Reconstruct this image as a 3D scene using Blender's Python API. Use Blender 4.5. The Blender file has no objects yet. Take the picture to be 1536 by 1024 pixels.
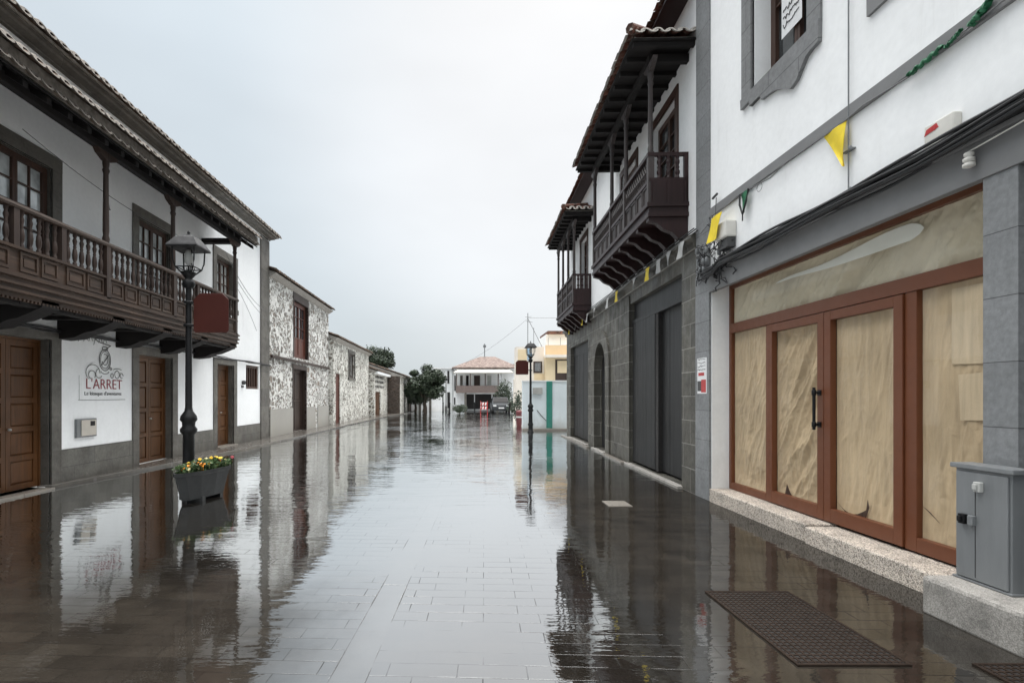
import bpy, bmesh, math, random
from mathutils import Vector, Matrix
R = math.radians
random.seed(11)
S = bpy.context.scene
COL = S.collection

# ------------------------------------------------------------------ mesh helpers
class Fr:                       # wall frame: u along the wall, v up, d out from the wall
    def __init__(s, O, U, N): s.O, s.U, s.N = Vector(O), Vector(U), Vector(N)
    def __call__(s, u, v, d): return s.O + s.U*u + Vector((0, 0, v)) + s.N*d
W = Fr((0, 0, 0), (1, 0, 0), (0, 1, 0))          # world: u = X, v = Z, d = Y
FL = Fr((-7.2, 0, 0), (0, 1, 0), (1, 0, 0))      # left balcony house
FR = Fr((3.84, 0, 0), (0, 1, 0), (-1, 0, 0))     # shop
FD = Fr((3.55, 0, 0), (.035, 1, 0), (-1, .035, 0))  # dark stone house

class MB:
    def __init__(s): s.v = []; s.f = []; s.sm = []
    def add(s, vs, fs, smooth=False):
        b = len(s.v); s.v += [Vector(p) for p in vs]
        for f in fs: s.f.append([b+i for i in f]); s.sm.append(smooth)
    def box(s, F, u0, u1, v0, v1, d0, d1):
        p = [F(u, v, d) for d in (d0, d1) for v in (v0, v1) for u in (u0, u1)]
        s.add(p, [(0,1,3,2),(4,6,7,5),(0,4,5,1),(2,3,7,6),(0,2,6,4),(1,5,7,3)]); return s
    def prism(s, F, pts, d0, d1):
        n = len(pts)
        p = [F(u, v, d0) for u, v in pts] + [F(u, v, d1) for u, v in pts]
        s.add(p, [list(range(n)), list(range(n, 2*n))] + [(i, (i+1)%n, n+(i+1)%n, n+i) for i in range(n)]); return s
    def uprism(s, F, pts, u0, u1):       # outline in (d, v) swept along u
        n = len(pts)
        p = [F(u0, v, d) for d, v in pts] + [F(u1, v, d) for d, v in pts]
        s.add(p, [list(range(n)), list(range(n, 2*n))] + [(i, (i+1)%n, n+(i+1)%n, n+i) for i in range(n)]); return s
    def quad(s, *p): s.add(p, [list(range(len(p)))]); return s
    def tube(s, pts, r, n=6, r1=None, cap=True):
        pts = [Vector(p) for p in pts]; m = len(pts); vs = []
        for i, p in enumerate(pts):
            t = (pts[min(i+1, m-1)] - pts[max(i-1, 0)]).normalized()
            a = t.cross(Vector((0, 0, 1)) if abs(t.z) < .95 else Vector((1, 0, 0))).normalized(); b = t.cross(a)
            rr = r if r1 is None else r + (r1-r)*i/max(1, m-1)
            vs += [p + (a*math.cos(2*math.pi*k/n) + b*math.sin(2*math.pi*k/n))*rr for k in range(n)]
        fs = [(i*n+k, i*n+(k+1)%n, (i+1)*n+(k+1)%n, (i+1)*n+k) for i in range(m-1) for k in range(n)]
        s.add(vs, fs, n > 4)
        if cap and n > 2: s.add(vs[:n], [list(range(n))]); s.add(vs[-n:], [list(range(n))])
        return s
    def lathe(s, c, prof, n=12, sx=1, sy=1, smooth=True, rot=0):
        c = Vector(c); vs = []
        for r, z in prof:
            vs += [c + Vector((r*sx*math.cos(rot+2*math.pi*k/n), r*sy*math.sin(rot+2*math.pi*k/n), z)) for k in range(n)]
        m = len(prof)
        s.add(vs, [(i*n+k, i*n+(k+1)%n, (i+1)*n+(k+1)%n, (i+1)*n+k) for i in range(m-1) for k in range(n)], smooth)
        s.add(vs[:n], [list(range(n))]); s.add(vs[-n:], [list(range(n))]); return s
    def grid(s, fn, nu, nv, smooth=True):
        vs = [fn(i/nu, j/nv) for j in range(nv+1) for i in range(nu+1)]; w = nu+1
        s.add(vs, [(j*w+i, j*w+i+1, (j+1)*w+i+1, (j+1)*w+i) for j in range(nv) for i in range(nu)], smooth); return s
    def build(s, name, m, parent=None, at=None, bev=0, kind=None):
        me = bpy.data.meshes.new(name)
        pw = Vector(parent['_w']) if parent is not None else Vector((0, 0, 0))
        off = Vector(at) if at is not None else (pw if parent is not None else Vector((0, 0, 0)))
        me.from_pydata([p-off for p in s.v], [], s.f)
        me.polygons.foreach_set('use_smooth', s.sm)
        b = bmesh.new(); b.from_mesh(me); bmesh.ops.recalc_face_normals(b, faces=b.faces); b.to_mesh(me); b.free()
        me.materials.append(m)
        o = bpy.data.objects.new(name, me); COL.objects.link(o)
        if parent is not None: o.parent = parent
        o.location = off - pw; o['_w'] = list(off)
        if bev:
            md = o.modifiers.new('bevel', 'BEVEL'); md.width = bev; md.segments = 2; md.limit_method = 'ANGLE'
        if kind: o['kind'] = kind
        return o

def tag(o, label, cat, group=None):
    o['label'] = label; o['category'] = cat
    if group: o['group'] = group
    return o
def thing(name, label, cat, loc=(0, 0, 0), group=None):
    o = bpy.data.objects.new(name, None); COL.objects.link(o); o.location = loc; o['_w'] = list(loc)
    o.empty_display_size = .2
    return tag(o, label, cat, group)
def place_copy(o, at, parent):           # a repeat of a part (mesh shared)
    c = o.copy(); COL.objects.link(c); c.parent = parent
    c.location = Vector(at) - Vector(parent['_w']); c['_w'] = list(at); return c
def copy_tree(o, parent=None):
    c = o.copy(); COL.objects.link(c)
    if parent is not None: c.parent = parent
    for ch in list(o.children): copy_tree(ch, c)
    return c

# ------------------------------------------------------------------ materials
def N(nt, t, ins=None, **at):
    n = nt.nodes.new(t)
    for k, v in at.items(): setattr(n, k, v)
    for k, v in (ins or {}).items():
        if isinstance(v, bpy.types.NodeSocket): nt.links.new(v, n.inputs[k])
        else:
            if isinstance(v, tuple) and len(v) == 3 and n.inputs[k].type == 'RGBA': v = (*v, 1)
            n.inputs[k].default_value = v
    return n
def new(name):
    m = bpy.data.materials.new(name); m.use_nodes = True; nt = m.node_tree
    return m, nt, nt.nodes['Principled BSDF']
def P(nt, sc=(1, 1, 1), rot=(0, 0, 0)):
    g = N(nt, 'ShaderNodeNewGeometry')
    return N(nt, 'ShaderNodeMapping', {'Vector': g.outputs['Position'], 'Scale': sc, 'Rotation': rot}).outputs[0]
def nz(nt, vec, scale, detail=4, rough=.55, dist=0):
    return N(nt, 'ShaderNodeTexNoise', {'Vector': vec, 'Scale': scale, 'Detail': detail, 'Roughness': rough, 'Distortion': dist}).outputs[0]
def ramp(nt, fac, pts):
    n = N(nt, 'ShaderNodeValToRGB', {'Fac': fac}); cr = n.color_ramp
    while len(cr.elements) < len(pts): cr.elements.new(.5)
    for e, (p, c) in zip(cr.elements, pts):
        e.position = p; e.color = (*c, 1) if isinstance(c, tuple) else (c, c, c, 1)
    return n.outputs[0]
def mix(nt, fac, a, b, blend='MIX'):
    n = N(nt, 'ShaderNodeMix', data_type='RGBA', blend_type=blend)
    for k, v in ((0, fac), (6, a), (7, b)):
        if isinstance(v, bpy.types.NodeSocket): nt.links.new(v, n.inputs[k])
        else: n.inputs[k].default_value = (*v, 1) if isinstance(v, tuple) else (v if k == 0 else (v, v, v, 1))
    return n.outputs[2]
def mth(nt, op, a, b=0.0, c=None):
    n = N(nt, 'ShaderNodeMath', operation=op)
    for i, v in enumerate((a, b, c)):
        if v is None: continue
        if isinstance(v, bpy.types.NodeSocket): nt.links.new(v, n.inputs[i])
        else: n.inputs[i].default_value = v
    return n.outputs[0]
def bump(nt, h, st=.5, dist=.01, nrm=None):
    ins = {'Height': h, 'Strength': st, 'Distance': dist}
    if nrm is not None: ins['Normal'] = nrm
    return N(nt, 'ShaderNodeBump', ins).outputs[0]
def mul(c, k): return tuple(min(1, x*k) for x in c)

def M_plain(name, c, rough=.6, var=.25, sc=6, bst=.3, bsc=40, metal=0, spec=.5, stretch=(1, 1, 1)):
    m, nt, b = new(name); p = P(nt, stretch)
    f = nz(nt, p, sc, 5, .6)
    nt.links.new(ramp(nt, f, [(.25, mul(c, 1-var)), (.55, c), (.8, mul(c, 1+var*.7))]), b.inputs['Base Color'])
    nt.links.new(ramp(nt, nz(nt, p, sc*2.3), [(.3, max(.02, rough-.1)), (.7, min(1, rough+.1))]), b.inputs['Roughness'])
    if bst: nt.links.new(bump(nt, nz(nt, p, bsc, 4), bst, .004), b.inputs['Normal'])
    b.inputs['Metallic'].default_value = metal; b.inputs['Specular IOR Level'].default_value = spec
    return m
def M_plaster(name, c, stain=.25, scol=(.33, .31, .27), thr=(.56, .78)):
    m, nt, b = new(name); p = P(nt)
    base = ramp(nt, nz(nt, p, .9, 6, .6), [(.3, mul(c, .93)), (.6, c)])
    fine = ramp(nt, nz(nt, p, 14, 4), [(.3, .95), (.7, 1.0)])
    base = mix(nt, 1.0, base, fine, 'MULTIPLY')
    streak = ramp(nt, nz(nt, P(nt, (5, 5, .5)), 1.0, 6, .65, .4), [(thr[0], 0.0), (thr[1], 1.0)])
    blot = ramp(nt, nz(nt, p, .8, 3), [(.42, 0.0), (.62, 1.0)])
    f = mth(nt, 'MULTIPLY', mth(nt, 'MULTIPLY', streak, blot), stain)
    zz = N(nt, 'ShaderNodeSeparateXYZ', {'Vector': p}).outputs[2]
    gr = ramp(nt, mth(nt, 'ADD', mth(nt, 'MULTIPLY', zz, .55), mth(nt, 'MULTIPLY', nz(nt, P(nt, (2.5, 2.5, 1.2)), 1.0, 6, .7), 1.1)), [(.62, .55), (.95, 0.0)])
    f = mth(nt, 'MAXIMUM', f, mth(nt, 'MULTIPLY', gr, min(1, stain*2)))
    nt.links.new(mix(nt, f, base, scol), b.inputs['Base Color'])
    b.inputs['Roughness'].default_value = .85; b.inputs['Specular IOR Level'].default_value = .25
    h = mth(nt, 'ADD', nz(nt, p, 3, 3), mth(nt, 'MULTIPLY', nz(nt, p, 60, 3), .12))
    nt.links.new(bump(nt, h, .22, .02), b.inputs['Normal'])
    return m
def M_rubble(name, lime=(.77, .755, .715), s1=(.11, .098, .085), s2=(.34, .305, .26), scale=5.0, cover=.5):
    m, nt, b = new(name)
    p = P(nt, (1, 1, 1.25))
    ds = N(nt, 'ShaderNodeTexNoise', {'Vector': p, 'Scale': 3.0, 'Detail': 3.0}).outputs['Color']
    pv = mix(nt, .10, p, ds)
    sel = ramp(nt, nz(nt, p, 1.3, 2, .5), [(.46, 0.0), (.50, 1.0)])
    def vor(k):
        return (N(nt, 'ShaderNodeTexVoronoi', {'Vector': pv, 'Scale': k}, feature='DISTANCE_TO_EDGE').outputs['Distance'],
                N(nt, 'ShaderNodeTexVoronoi', {'Vector': pv, 'Scale': k}, feature='F1').outputs['Color'])
    e1, c1_ = vor(scale*.72); e2, c2_ = vor(scale*1.35)
    e = mth(nt, 'ADD', mth(nt, 'MULTIPLY', e1, mth(nt, 'SUBTRACT', 1.0, sel)), mth(nt, 'MULTIPLY', e2, sel))
    vc = mix(nt, sel, c1_, c2_)
    sx = N(nt, 'ShaderNodeSeparateColor', {'Color': vc})
    st = ramp(nt, sx.outputs[0], [(.0, s1), (.5, mul(s2, .6)), (.85, s2), (1, (.3, .2, .15))])
    st = mix(nt, .55, st, ramp(nt, nz(nt, p, 16, 5, .7), [(.3, mul(s1, .6)), (.7, s2)]))
    wob = mth(nt, 'ADD', e, mth(nt, 'MULTIPLY', mth(nt, 'SUBTRACT', nz(nt, p, 10, 6, .75), .5), .46))
    # some stones are wholly lime washed
    cov = mth(nt, 'MULTIPLY', mth(nt, 'SUBTRACT', mth(nt, 'MAXIMUM', sx.outputs[1], nz(nt, p, .7, 3)), cover), .5)
    f = ramp(nt, mth(nt, 'SUBTRACT', wob, mth(nt, 'MAXIMUM', cov, 0.0)), [(.025, 0.0), (.15, 1.0)])
    lm = ramp(nt, nz(nt, p, 5, 6, .7), [(.25, mul(lime, .7)), (.6, lime)])
    nt.links.new(mix(nt, f, lm, st), b.inputs['Base Color'])
    b.inputs['Roughness'].default_value = .9; b.inputs['Specular IOR Level'].default_value = .2
    nt.links.new(bump(nt, mth(nt, 'ADD', f, mth(nt, 'MULTIPLY', nz(nt, p, 25, 4), .5)), 1.0, .06), b.inputs['Normal'])
    return m
def M_ashlar(name, c1, c2, mortar, bw=.75, rh=.42, ms=.006, rough=.6, mott=1.0):
    m, nt, b = new(name)
    s = N(nt, 'ShaderNodeSeparateXYZ', {'Vector': P(nt)})
    xy = mth(nt, 'ADD', s.outputs[1], s.outputs[0])
    v = N(nt, 'ShaderNodeCombineXYZ', {'X': xy, 'Y': s.outputs[2]}).outputs[0]
    br = N(nt, 'ShaderNodeTexBrick', {'Vector': v, 'Color1': c1, 'Color2': c2, 'Mortar': mortar, 'Scale': 1.0, 'Mortar Size': ms,
        'Mortar Smooth': .25, 'Brick Width': bw, 'Row Height': rh, 'Bias': 0.0})
    p = P(nt)
    n1 = ramp(nt, nz(nt, p, 2.2, 7, .7), [(.25, 1-.45*mott), (.5, 1-.05*mott), (.75, 1+.35*mott)])
    n2 = ramp(nt, nz(nt, p, 22, 4, .6), [(.3, .82), (.7, 1.12)])
    c = mix(nt, 1.0, mix(nt, 1.0, br.outputs[0], n1, 'MULTIPLY'), n2, 'MULTIPLY')
    nt.links.new(c, b.inputs['Base Color'])
    nt.links.new(ramp(nt, nz(nt, p, 4, 4), [(.3, rough-.15), (.7, rough+.2)]), b.inputs['Roughness'])
    b.inputs['Specular IOR Level'].default_value = .35
    h = mth(nt, 'ADD', mth(nt, 'MULTIPLY', br.outputs[1], -1.0), mth(nt, 'MULTIPLY', nz(nt, p, 18, 5, .7), .6))
    nt.links.new(bump(nt, h, .6, .012), b.inputs['Normal'])
    return m
def M_wood(name, c, axis='Z', rough=.5, dark=.45, wear=None):
    m, nt, b = new(name)
    sc = {'Z': (22, 22, 1.1), 'Y': (22, 1.1, 22), 'X': (1.1, 22, 22)}[axis]
    g = nz(nt, P(nt, sc), 1.0, 8, .7, .6)
    l = nz(nt, P(nt), 1.4, 4)
    col = ramp(nt, g, [(.25, mul(c, dark)), (.5, c), (.78, mul(c, 1.45))])
    col = mix(nt, 1.0, col, ramp(nt, l, [(.3, .7), (.7, 1.2)]), 'MULTIPLY')
    if wear: col = mix(nt, ramp(nt, nz(nt, P(nt, tuple(x*.35 for x in sc)), 1.0, 7, .75), [(.56, 0.0), (.72, .55)]), col, wear)
    nt.links.new(col, b.inputs['Base Color'])
    nt.links.new(ramp(nt, g, [(.2, rough-.12), (.8, rough+.15)]), b.inputs['Roughness'])
    b.inputs['Specular IOR Level'].default_value = .35
    nt.links.new(bump(nt, g, .4, .004), b.inputs['Normal'])
    return m
def M_speckle(name, a, b_, c, scale=90, rough=.65):
    m, nt, b = new(name); p = P(nt)
    v = N(nt, 'ShaderNodeTexVoronoi', {'Vector': p, 'Scale': scale}).outputs['Color']
    f = N(nt, 'ShaderNodeSeparateColor', {'Color': v}).outputs[0]
    col = ramp(nt, f, [(.15, a), (.4, b_), (.75, c), (1, mul(c, 1.15))])
    col = mix(nt, .9, col, ramp(nt, nz(nt, p, 3.5, 7, .72), [(.28, .45), (.5, .95), (.7, 1.1)]), 'MULTIPLY')
    nt.links.new(col, b.inputs['Base Color']); b.inputs['Roughness'].default_value = rough
    nt.links.new(bump(nt, nz(nt, p, scale*.5, 3), .3, .004), b.inputs['Normal'])
    return m
def M_tile(name, c1, c2, c3):
    m, nt, b = new(name); p = P(nt)
    v = N(nt, 'ShaderNodeTexVoronoi', {'Vector': P(nt, (1, 1, .6)), 'Scale': 4.4}).outputs['Color']
    f = N(nt, 'ShaderNodeSeparateColor', {'Color': v}).outputs[0]
    col = ramp(nt, f, [(.1, c1), (.55, c2), (.95, c3)])
    li = ramp(nt, nz(nt, p, 11, 6, .75), [(.5, 0.0), (.68, .75)])
    col = mix(nt, li, col, (.24, .22, .18))
    dk = ramp(nt, nz(nt, p, 5, 5, .7), [(.3, .4), (.6, 1.1)])
    nt.links.new(mix(nt, 1.0, col, dk, 'MULTIPLY'), b.inputs['Base Color'])
    b.inputs['Roughness'].default_value = .85; b.inputs['Specular IOR Level'].default_value = .25
    nt.links.new(bump(nt, nz(nt, p, 35, 5), .6, .008), b.inputs['Normal'])
    return m
def M_glass_dark(name, c=(.035, .04, .042), rough=.06, wob=.35):
    m, nt, b = new(name); p = P(nt)
    nt.links.new(ramp(nt, nz(nt, p, 2.5, 3), [(.3, mul(c, .5)), (.7, mul(c, 1.6))]), b.inputs['Base Color'])
    b.inputs['Roughness'].default_value = rough; b.inputs['IOR'].default_value = 2.0
    nt.links.new(bump(nt, nz(nt, p, 2.2, 2), wob, .01), b.inputs['Normal'])
    return m
def M_pane(name):
    m, nt, b = new(name); out = nt.nodes['Material Output']
    lw = N(nt, 'ShaderNodeLayerWeight', {'Blend': .5}).outputs['Facing']
    fr = N(nt, 'ShaderNodeMath', {0: mth(nt, 'POWER', lw, 4.0), 1: .28, 2: .03}, operation='MULTIPLY_ADD')
    g = N(nt, 'ShaderNodeBsdfGlossy', {'Roughness': .03, 'Color': (1, 1, 1)})
    t = N(nt, 'ShaderNodeBsdfTransparent', {'Color': (.96, .97, .96)})
    mx = N(nt, 'ShaderNodeMixShader', {0: fr.outputs[0], 1: t.outputs[0], 2: g.outputs[0]})
    nt.links.new(mx.outputs[0], out.inputs[0]); nt.nodes.remove(b); return m

def M_street():
    m, nt, b = new('wet_paving'); out = nt.nodes['Material Output']; nt.nodes.remove(b)
    p = P(nt); pr = P(nt, (1, 1, 1), (0, 0, R(2.6)))
    dsx = N(nt, 'ShaderNodeTexNoise', {'Vector': p, 'Scale': 1.3, 'Detail': 2.0}).outputs['Color']
    pj = mix(nt, .012, pr, dsx)
    br = N(nt, 'ShaderNodeTexBrick', {'Vector': pj, 'Color1': (.029, .0245, .0195), 'Color2': (.019, .016, .013), 'Mortar': (.014, .012, .01),
        'Scale': 1.0, 'Mortar Size': .0036, 'Mortar Smooth': .2, 'Brick Width': .40, 'Row Height': .15, 'Bias': 0.0})
    br.offset_frequency = 2; br.offset = .37
    # pale line of long slabs down the street
    s = N(nt, 'ShaderNodeSeparateXYZ', {'Vector': p})
    xb = mth(nt, 'SUBTRACT', s.outputs[0], mth(nt, 'MULTIPLY_ADD', s.outputs[1], .055, -.80))
    band = mth(nt, 'LESS_THAN', mth(nt, 'ABSOLUTE', xb), .105)
    bedge = mth(nt, 'LESS_THAN', mth(nt, 'ABSOLUTE', mth(nt, 'SUBTRACT', mth(nt, 'ABSOLUTE', xb), .105)), .004)
    bs = N(nt, 'ShaderNodeTexBrick', {'Vector': pr, 'Color1': (0, 0, 0), 'Color2': (0, 0, 0), 'Mortar': (1, 1, 1), 'Scale': 1.0,
        'Mortar Size': .003, 'Brick Width': 9.0, 'Row Height': .9})
    stone = mix(nt, band, br.outputs[0], (.031, .027, .022))
    jf0 = mix(nt, band, br.outputs[1], bs.outputs[1])
    jf0 = mth(nt, 'MAXIMUM', N(nt, 'ShaderNodeSeparateColor', {'Color': jf0}).outputs[0], bedge)
    jm = ramp(nt, nz(nt, P(nt, (.9, 1.6, 1)), 1.0, 4, .6), [(.43, 0.0), (.62, .95)])
    near = N(nt, 'ShaderNodeMapRange', {'Value': s.outputs[1], 'From Min': 3.2, 'From Max': 9.0, 'To Min': 0.0, 'To Max': 1.0}).outputs[0]
    deep = ramp(nt, mth(nt, 'ADD', nz(nt, P(nt, (.5, .22, 1)), 1.0, 3, .5), mth(nt, 'MULTIPLY', near, .26)), [(.52, 0.0), (.70, 1.0)])
    jf = mth(nt, 'MULTIPLY', jf0, mth(nt, 'MULTIPLY', jm, mth(nt, 'SUBTRACT', 1.0, mth(nt, 'MULTIPLY', deep, .9))))
    dirt = ramp(nt, nz(nt, p, 2.4, 7, .7), [(.25, .65), (.55, 1.0), (.8, 1.5)])
    stone = mix(nt, 1.0, stone, dirt, 'MULTIPLY')
    # ripples on standing water, unevenness on the film-wet stone
    w1 = nz(nt, P(nt, (1.1, 5.0, 1)), 1.0, 3, .5, .5); w2 = nz(nt, P(nt, (3.2, 13, 1)), 1.0, 2, .5, .3)
    wave = mth(nt, 'ADD', w1, mth(nt, 'MULTIPLY', w2, .35))
    gust = ramp(nt, nz(nt, P(nt, (.45, .30, 1)), 1.0, 3, .6), [(.38, .22), (.64, 1.0)])
    calm = N(nt, 'ShaderNodeMapRange', {'Value': s.outputs[1], 'From Min': 3.5, 'From Max': 26.0, 'To Min': .36, 'To Max': 2.8}).outputs[0]
    wave = mth(nt, 'MULTIPLY', wave, mth(nt, 'MULTIPLY', gust, calm))
    n1 = bump(nt, wave, 1.0, .0085)
    film = mth(nt, 'MULTIPLY', mth(nt, 'SUBTRACT', 1.0, deep), mth(nt, 'ADD', nz(nt, P(nt, (3, 6, 1)), 1.0, 4, .6), mth(nt, 'MULTIPLY', nz(nt, p, 45, 3), .05)))
    n2 = bump(nt, mth(nt, 'SUBTRACT', mth(nt, 'MULTIPLY', film, .9), mth(nt, 'MULTIPLY', jf, .18)), 1.0, .0022, n1)
    face = N(nt, 'ShaderNodeLayerWeight', {'Blend': .5}).outputs['Facing']
    fac = N(nt, 'ShaderNodeMapRange', {'Value': face, 'From Min': .40, 'From Max': .93, 'To Min': .35, 'To Max': .95}).outputs[0]
    fac = mth(nt, 'MULTIPLY', fac, mth(nt, 'SUBTRACT', 1.0, mth(nt, 'MULTIPLY', jf, .78)))
    sm = lambda v, a, c: N(nt, 'ShaderNodeMapRange', {'Value': v, 'From Min': a, 'From Max': c, 'To Min': 0.0, 'To Max': 1.0}, interpolation_type='SMOOTHSTEP').outputs[0]
    xn = mth(nt, 'ADD', s.outputs[0], mth(nt, 'MULTIPLY', mth(nt, 'SUBTRACT', nz(nt, P(nt, (.8, .5, 1)), 1.0, 5, .6), .5), 1.2))
    yn = mth(nt, 'ADD', s.outputs[1], mth(nt, 'MULTIPLY', mth(nt, 'SUBTRACT', nz(nt, P(nt, (.6, .9, 1)), 1.3, 5, .6), .5), 2.0))
    dry = mth(nt, 'MULTIPLY', mth(nt, 'MULTIPLY', sm(xn, .95, 1.9), sm(yn, 15.0, 7.0)), .72)
    dry2 = mth(nt, 'MULTIPLY', mth(nt, 'MULTIPLY', sm(xn, -.5, -1.6), sm(yn, 5.3, 3.5)), .72)
    fac = mth(nt, 'MULTIPLY', fac, mth(nt, 'SUBTRACT', 1.0, mth(nt, 'MAXIMUM', dry, dry2)))
    rg = mix(nt, deep, ramp(nt, nz(nt, p, 7, 5, .7), [(.3, .012), (.7, .045)]), .008)
    rg = N(nt, 'ShaderNodeSeparateColor', {'Color': rg}).outputs[0]
    d = N(nt, 'ShaderNodeBsdfDiffuse', {'Color': stone, 'Normal': n2})
    g = N(nt, 'ShaderNodeBsdfGlossy', {'Color': (.93, .95, .96), 'Roughness': rg, 'Normal': n2})
    mx = N(nt, 'ShaderNodeMixShader', {0: fac, 1: d.outputs[0], 2: g.outputs[0]})
    nt.links.new(mx.outputs[0], out.inputs[0])
    return m
def M_paper(name, c, grain=True):
    m, nt, b = new(name); p = P(nt)
    g = nz(nt, P(nt, (1, 16, 1.3)), 1.0, 5, .6)
    col = ramp(nt, g, [(.3, mul(c, .84)), (.5, c), (.72, mul(c, 1.13))]) if grain else ramp(nt, nz(nt, p, 2, 4), [(.3, mul(c, .9)), (.7, c)])
    col = mix(nt, 1.0, col, ramp(nt, nz(nt, p, 1.3, 4), [(.3, .86), (.7, 1.08)]), 'MULTIPLY')
    nt.links.new(col, b.inputs['Base Color']); b.inputs['Roughness'].default_value = .6
    b.inputs['Specular IOR Level'].default_value = .3
    nt.links.new(bump(nt, nz(nt, P(nt, (1, 3, 2)), 3.0, 6, .65, 1.2), .35, .03), b.inputs['Normal'])
    return m

WHITE = (.86, .865, .86)
m = {}
m['plaster'] = M_plaster('white_plaster', WHITE, .22)
m['plaster_old'] = M_plaster('old_white_plaster', (.76, .77, .76), .45)
m['plaster_cream'] = M_plaster('cream_plaster', (.72, .66, .58), .3)
m['plaster_yellow'] = M_plaster('yellow_plaster', (.68, .55, .36), .25)
m['plaster_orange'] = M_plaster('orange_plaster', (.72, .52, .31), .25)
m['plaster_pale'] = M_plaster('pale_blue_plaster', (.66, .72, .74), .35)
m['greypaint'] = M_plain('grey_painted_stone', (.18, .18, .18), .7, .12, 3, .3, 30)
m['greyblock'] = M_ashlar('grey_block', (.185, .19, .192), (.21, .215, .218), (.08, .08, .082), 60.0, .46, .004, .6, .3)
m['greysurround'] = M_ashlar('grey_painted_surround', (.175, .177, .177), (.195, .197, .197), (.07, .07, .07), 1.15, .36, .005, .6, .3)
m['stonetrim'] = M_ashlar('brown_grey_stone_trim', (.098, .090, .078), (.135, .125, .108), (.075, .07, .06), 1.6, .62, .005)
m['wainscot'] = M_ashlar('basalt_wainscot', (.10, .094, .082), (.125, .117, .10), (.07, .065, .058), 1.1, .31, .006)
m['basalt'] = M_ashlar('dark_basalt_ashlar', (.062, .058, .048), (.096, .090, .074), (.24, .23, .205), .62, .40, .007, .5)
m['rubble'] = M_rubble('limewashed_rubble')
m['rubble2'] = M_rubble('pale_rubble', (.74, .72, .66), (.11, .098, .082), (.35, .315, .26), 5.4, .42)
m['rubble_dark'] = M_rubble('dark_rubble', (.12, .10, .085), (.045, .036, .03), (.11, .085, .07), 3.4, .75)
m['woodL'] = M_wood('weathered_balcony_wood', (.048, .028, .018), 'Y', .55, .35, (.135, .10, .075))
m['woodLz'] = M_wood('weathered_post_wood', (.038, .023, .017), 'Z', .5, .4, (.085, .066, .053))
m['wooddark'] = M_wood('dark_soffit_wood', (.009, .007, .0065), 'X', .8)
m['doorwood'] = M_wood('varnished_door_wood', (.092, .038, .013), 'Z', .42)
m['doorred'] = M_wood('red_brown_door_wood', (.10, .03, .018), 'Z', .45)
m['winwood'] = M_wood('window_wood', (.06, .03, .02), 'Z', .45)
m['woodR'] = M_wood('maroon_balcony_wood', (.021, .008, .008), 'Z', .45)
m['woodRg'] = M_wood('grey_worn_balcony_wood', (.050, .040, .038), 'Z', .5, .4, (.22, .21, .21))
m['garage'] = M_wood('charcoal_door_planks', (.015, .015, .0155), 'Z', .5, .5)
m['tileL'] = M_tile('old_clay_tile', (.055, .042, .034), (.10, .066, .048), (.15, .10, .075))
m['tileR'] = M_tile('red_clay_tile', (.07, .032, .024), (.13, .05, .036), (.19, .085, .06))
m['mortar'] = M_plain('tile_mortar', (.33, .31, .28), .9, .3, 12)
m['mortarold'] = M_plain('weathered_tile_mortar', (.15, .13, .11), .9, .5, 14)
m['iron'] = M_plain('black_iron', (.005, .005, .0055), .5, .3, 8, .15, 60, 0, .3)
m['planter'] = M_plain('dark_cast_planter', (.020, .021, .021), .55, .4, 5, .35, 30, 0, .25)
m['steel'] = M_plain('grey_painted_steel', (.165, .172, .175), .45, .16, 3, .15, 60, 0, .5, (3, 3, .5))
m['steelpale'] = M_plain('pale_steel', (.38, .38, .36), .4, .2, 8, .1)
m['frame'] = M_plain('brown_aluminium', (.13, .040, .0145), .42, .08, 5, .05)
m['granite'] = M_speckle('speckled_granite', (.15, .125, .105), (.42, .36, .30), (.64, .57, .49), 120)
m['concrete'] = M_speckle('rough_concrete', (.22, .205, .185), (.29, .275, .25), (.35, .33, .30), 150, .85)
m['kerb'] = M_plain('wet_kerb_stone', (.20, .18, .155), .35, .2, 4, .15, 18)
m['paper'] = M_paper('brown_wrapping_paper', (.52, .39, .25))
m['paper2'] = M_paper('pale_draped_paper', (.72, .63, .475), False)
m['paper3'] = M_paper('taped_paper_patch', (.60, .47, .32))
m['paperwhite'] = M_plain('white_sheet', (.88, .87, .80), .5, .08, 3, .1)
m['glasspale'] = M_glass_dark('painted_reflection_glass', (.46, .49, .49), .08, .2)  # pale base colour paints in the reflection of the white building opposite
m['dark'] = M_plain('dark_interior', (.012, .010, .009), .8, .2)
m['glass'] = M_glass_dark('window_glass')
m['curtain'] = M_plain('pale_curtain_behind_glass', (.42, .43, .41), .25, .2, 3, .1, 8)
m['pane'] = M_pane('clear_pane')
m['plaque'] = M_plain('maroon_plaque', (.055, .013, .009), .55, .1, 3, .08, 40, 0, .2)
m['whitebox'] = M_plain('off_white_plastic', (.62, .60, .55), .5, .12, 6, .1)
m['beige'] = M_plain('beige_meter_door', (.46, .42, .36), .5, .1, 6, .1)
m['cable'] = M_plain('black_cable', (.012, .012, .013), .5, .2, 20, 0)
m['cablegrey'] = M_plain('grey_cable', (.16, .16, .16), .6, .2, 20, 0)
m['yellow'] = M_plain('yellow_pennant', (.80, .60, .02), .6, .15, 8, .2)
m['green'] = M_plain('green_pennant', (.008, .115, .045), .55, .3, 10, .3)
m['white'] = M_plain('white_pennant', (.42, .42, .41), .6, .1, 8, .2)
m['red'] = M_plain('red_paint', (.42, .03, .03), .5, .15)
m['redink'] = M_plain('dark_red_lettering', (.26, .02, .03), .6, .15, 20, 0)
m['ink'] = M_plain('grey_black_ink', (.05, .05, .05), .6, .3, 20, 0)
m['inkpale'] = M_plain('faded_ink', (.24, .24, .22), .7, .3, 20, 0)
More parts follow.
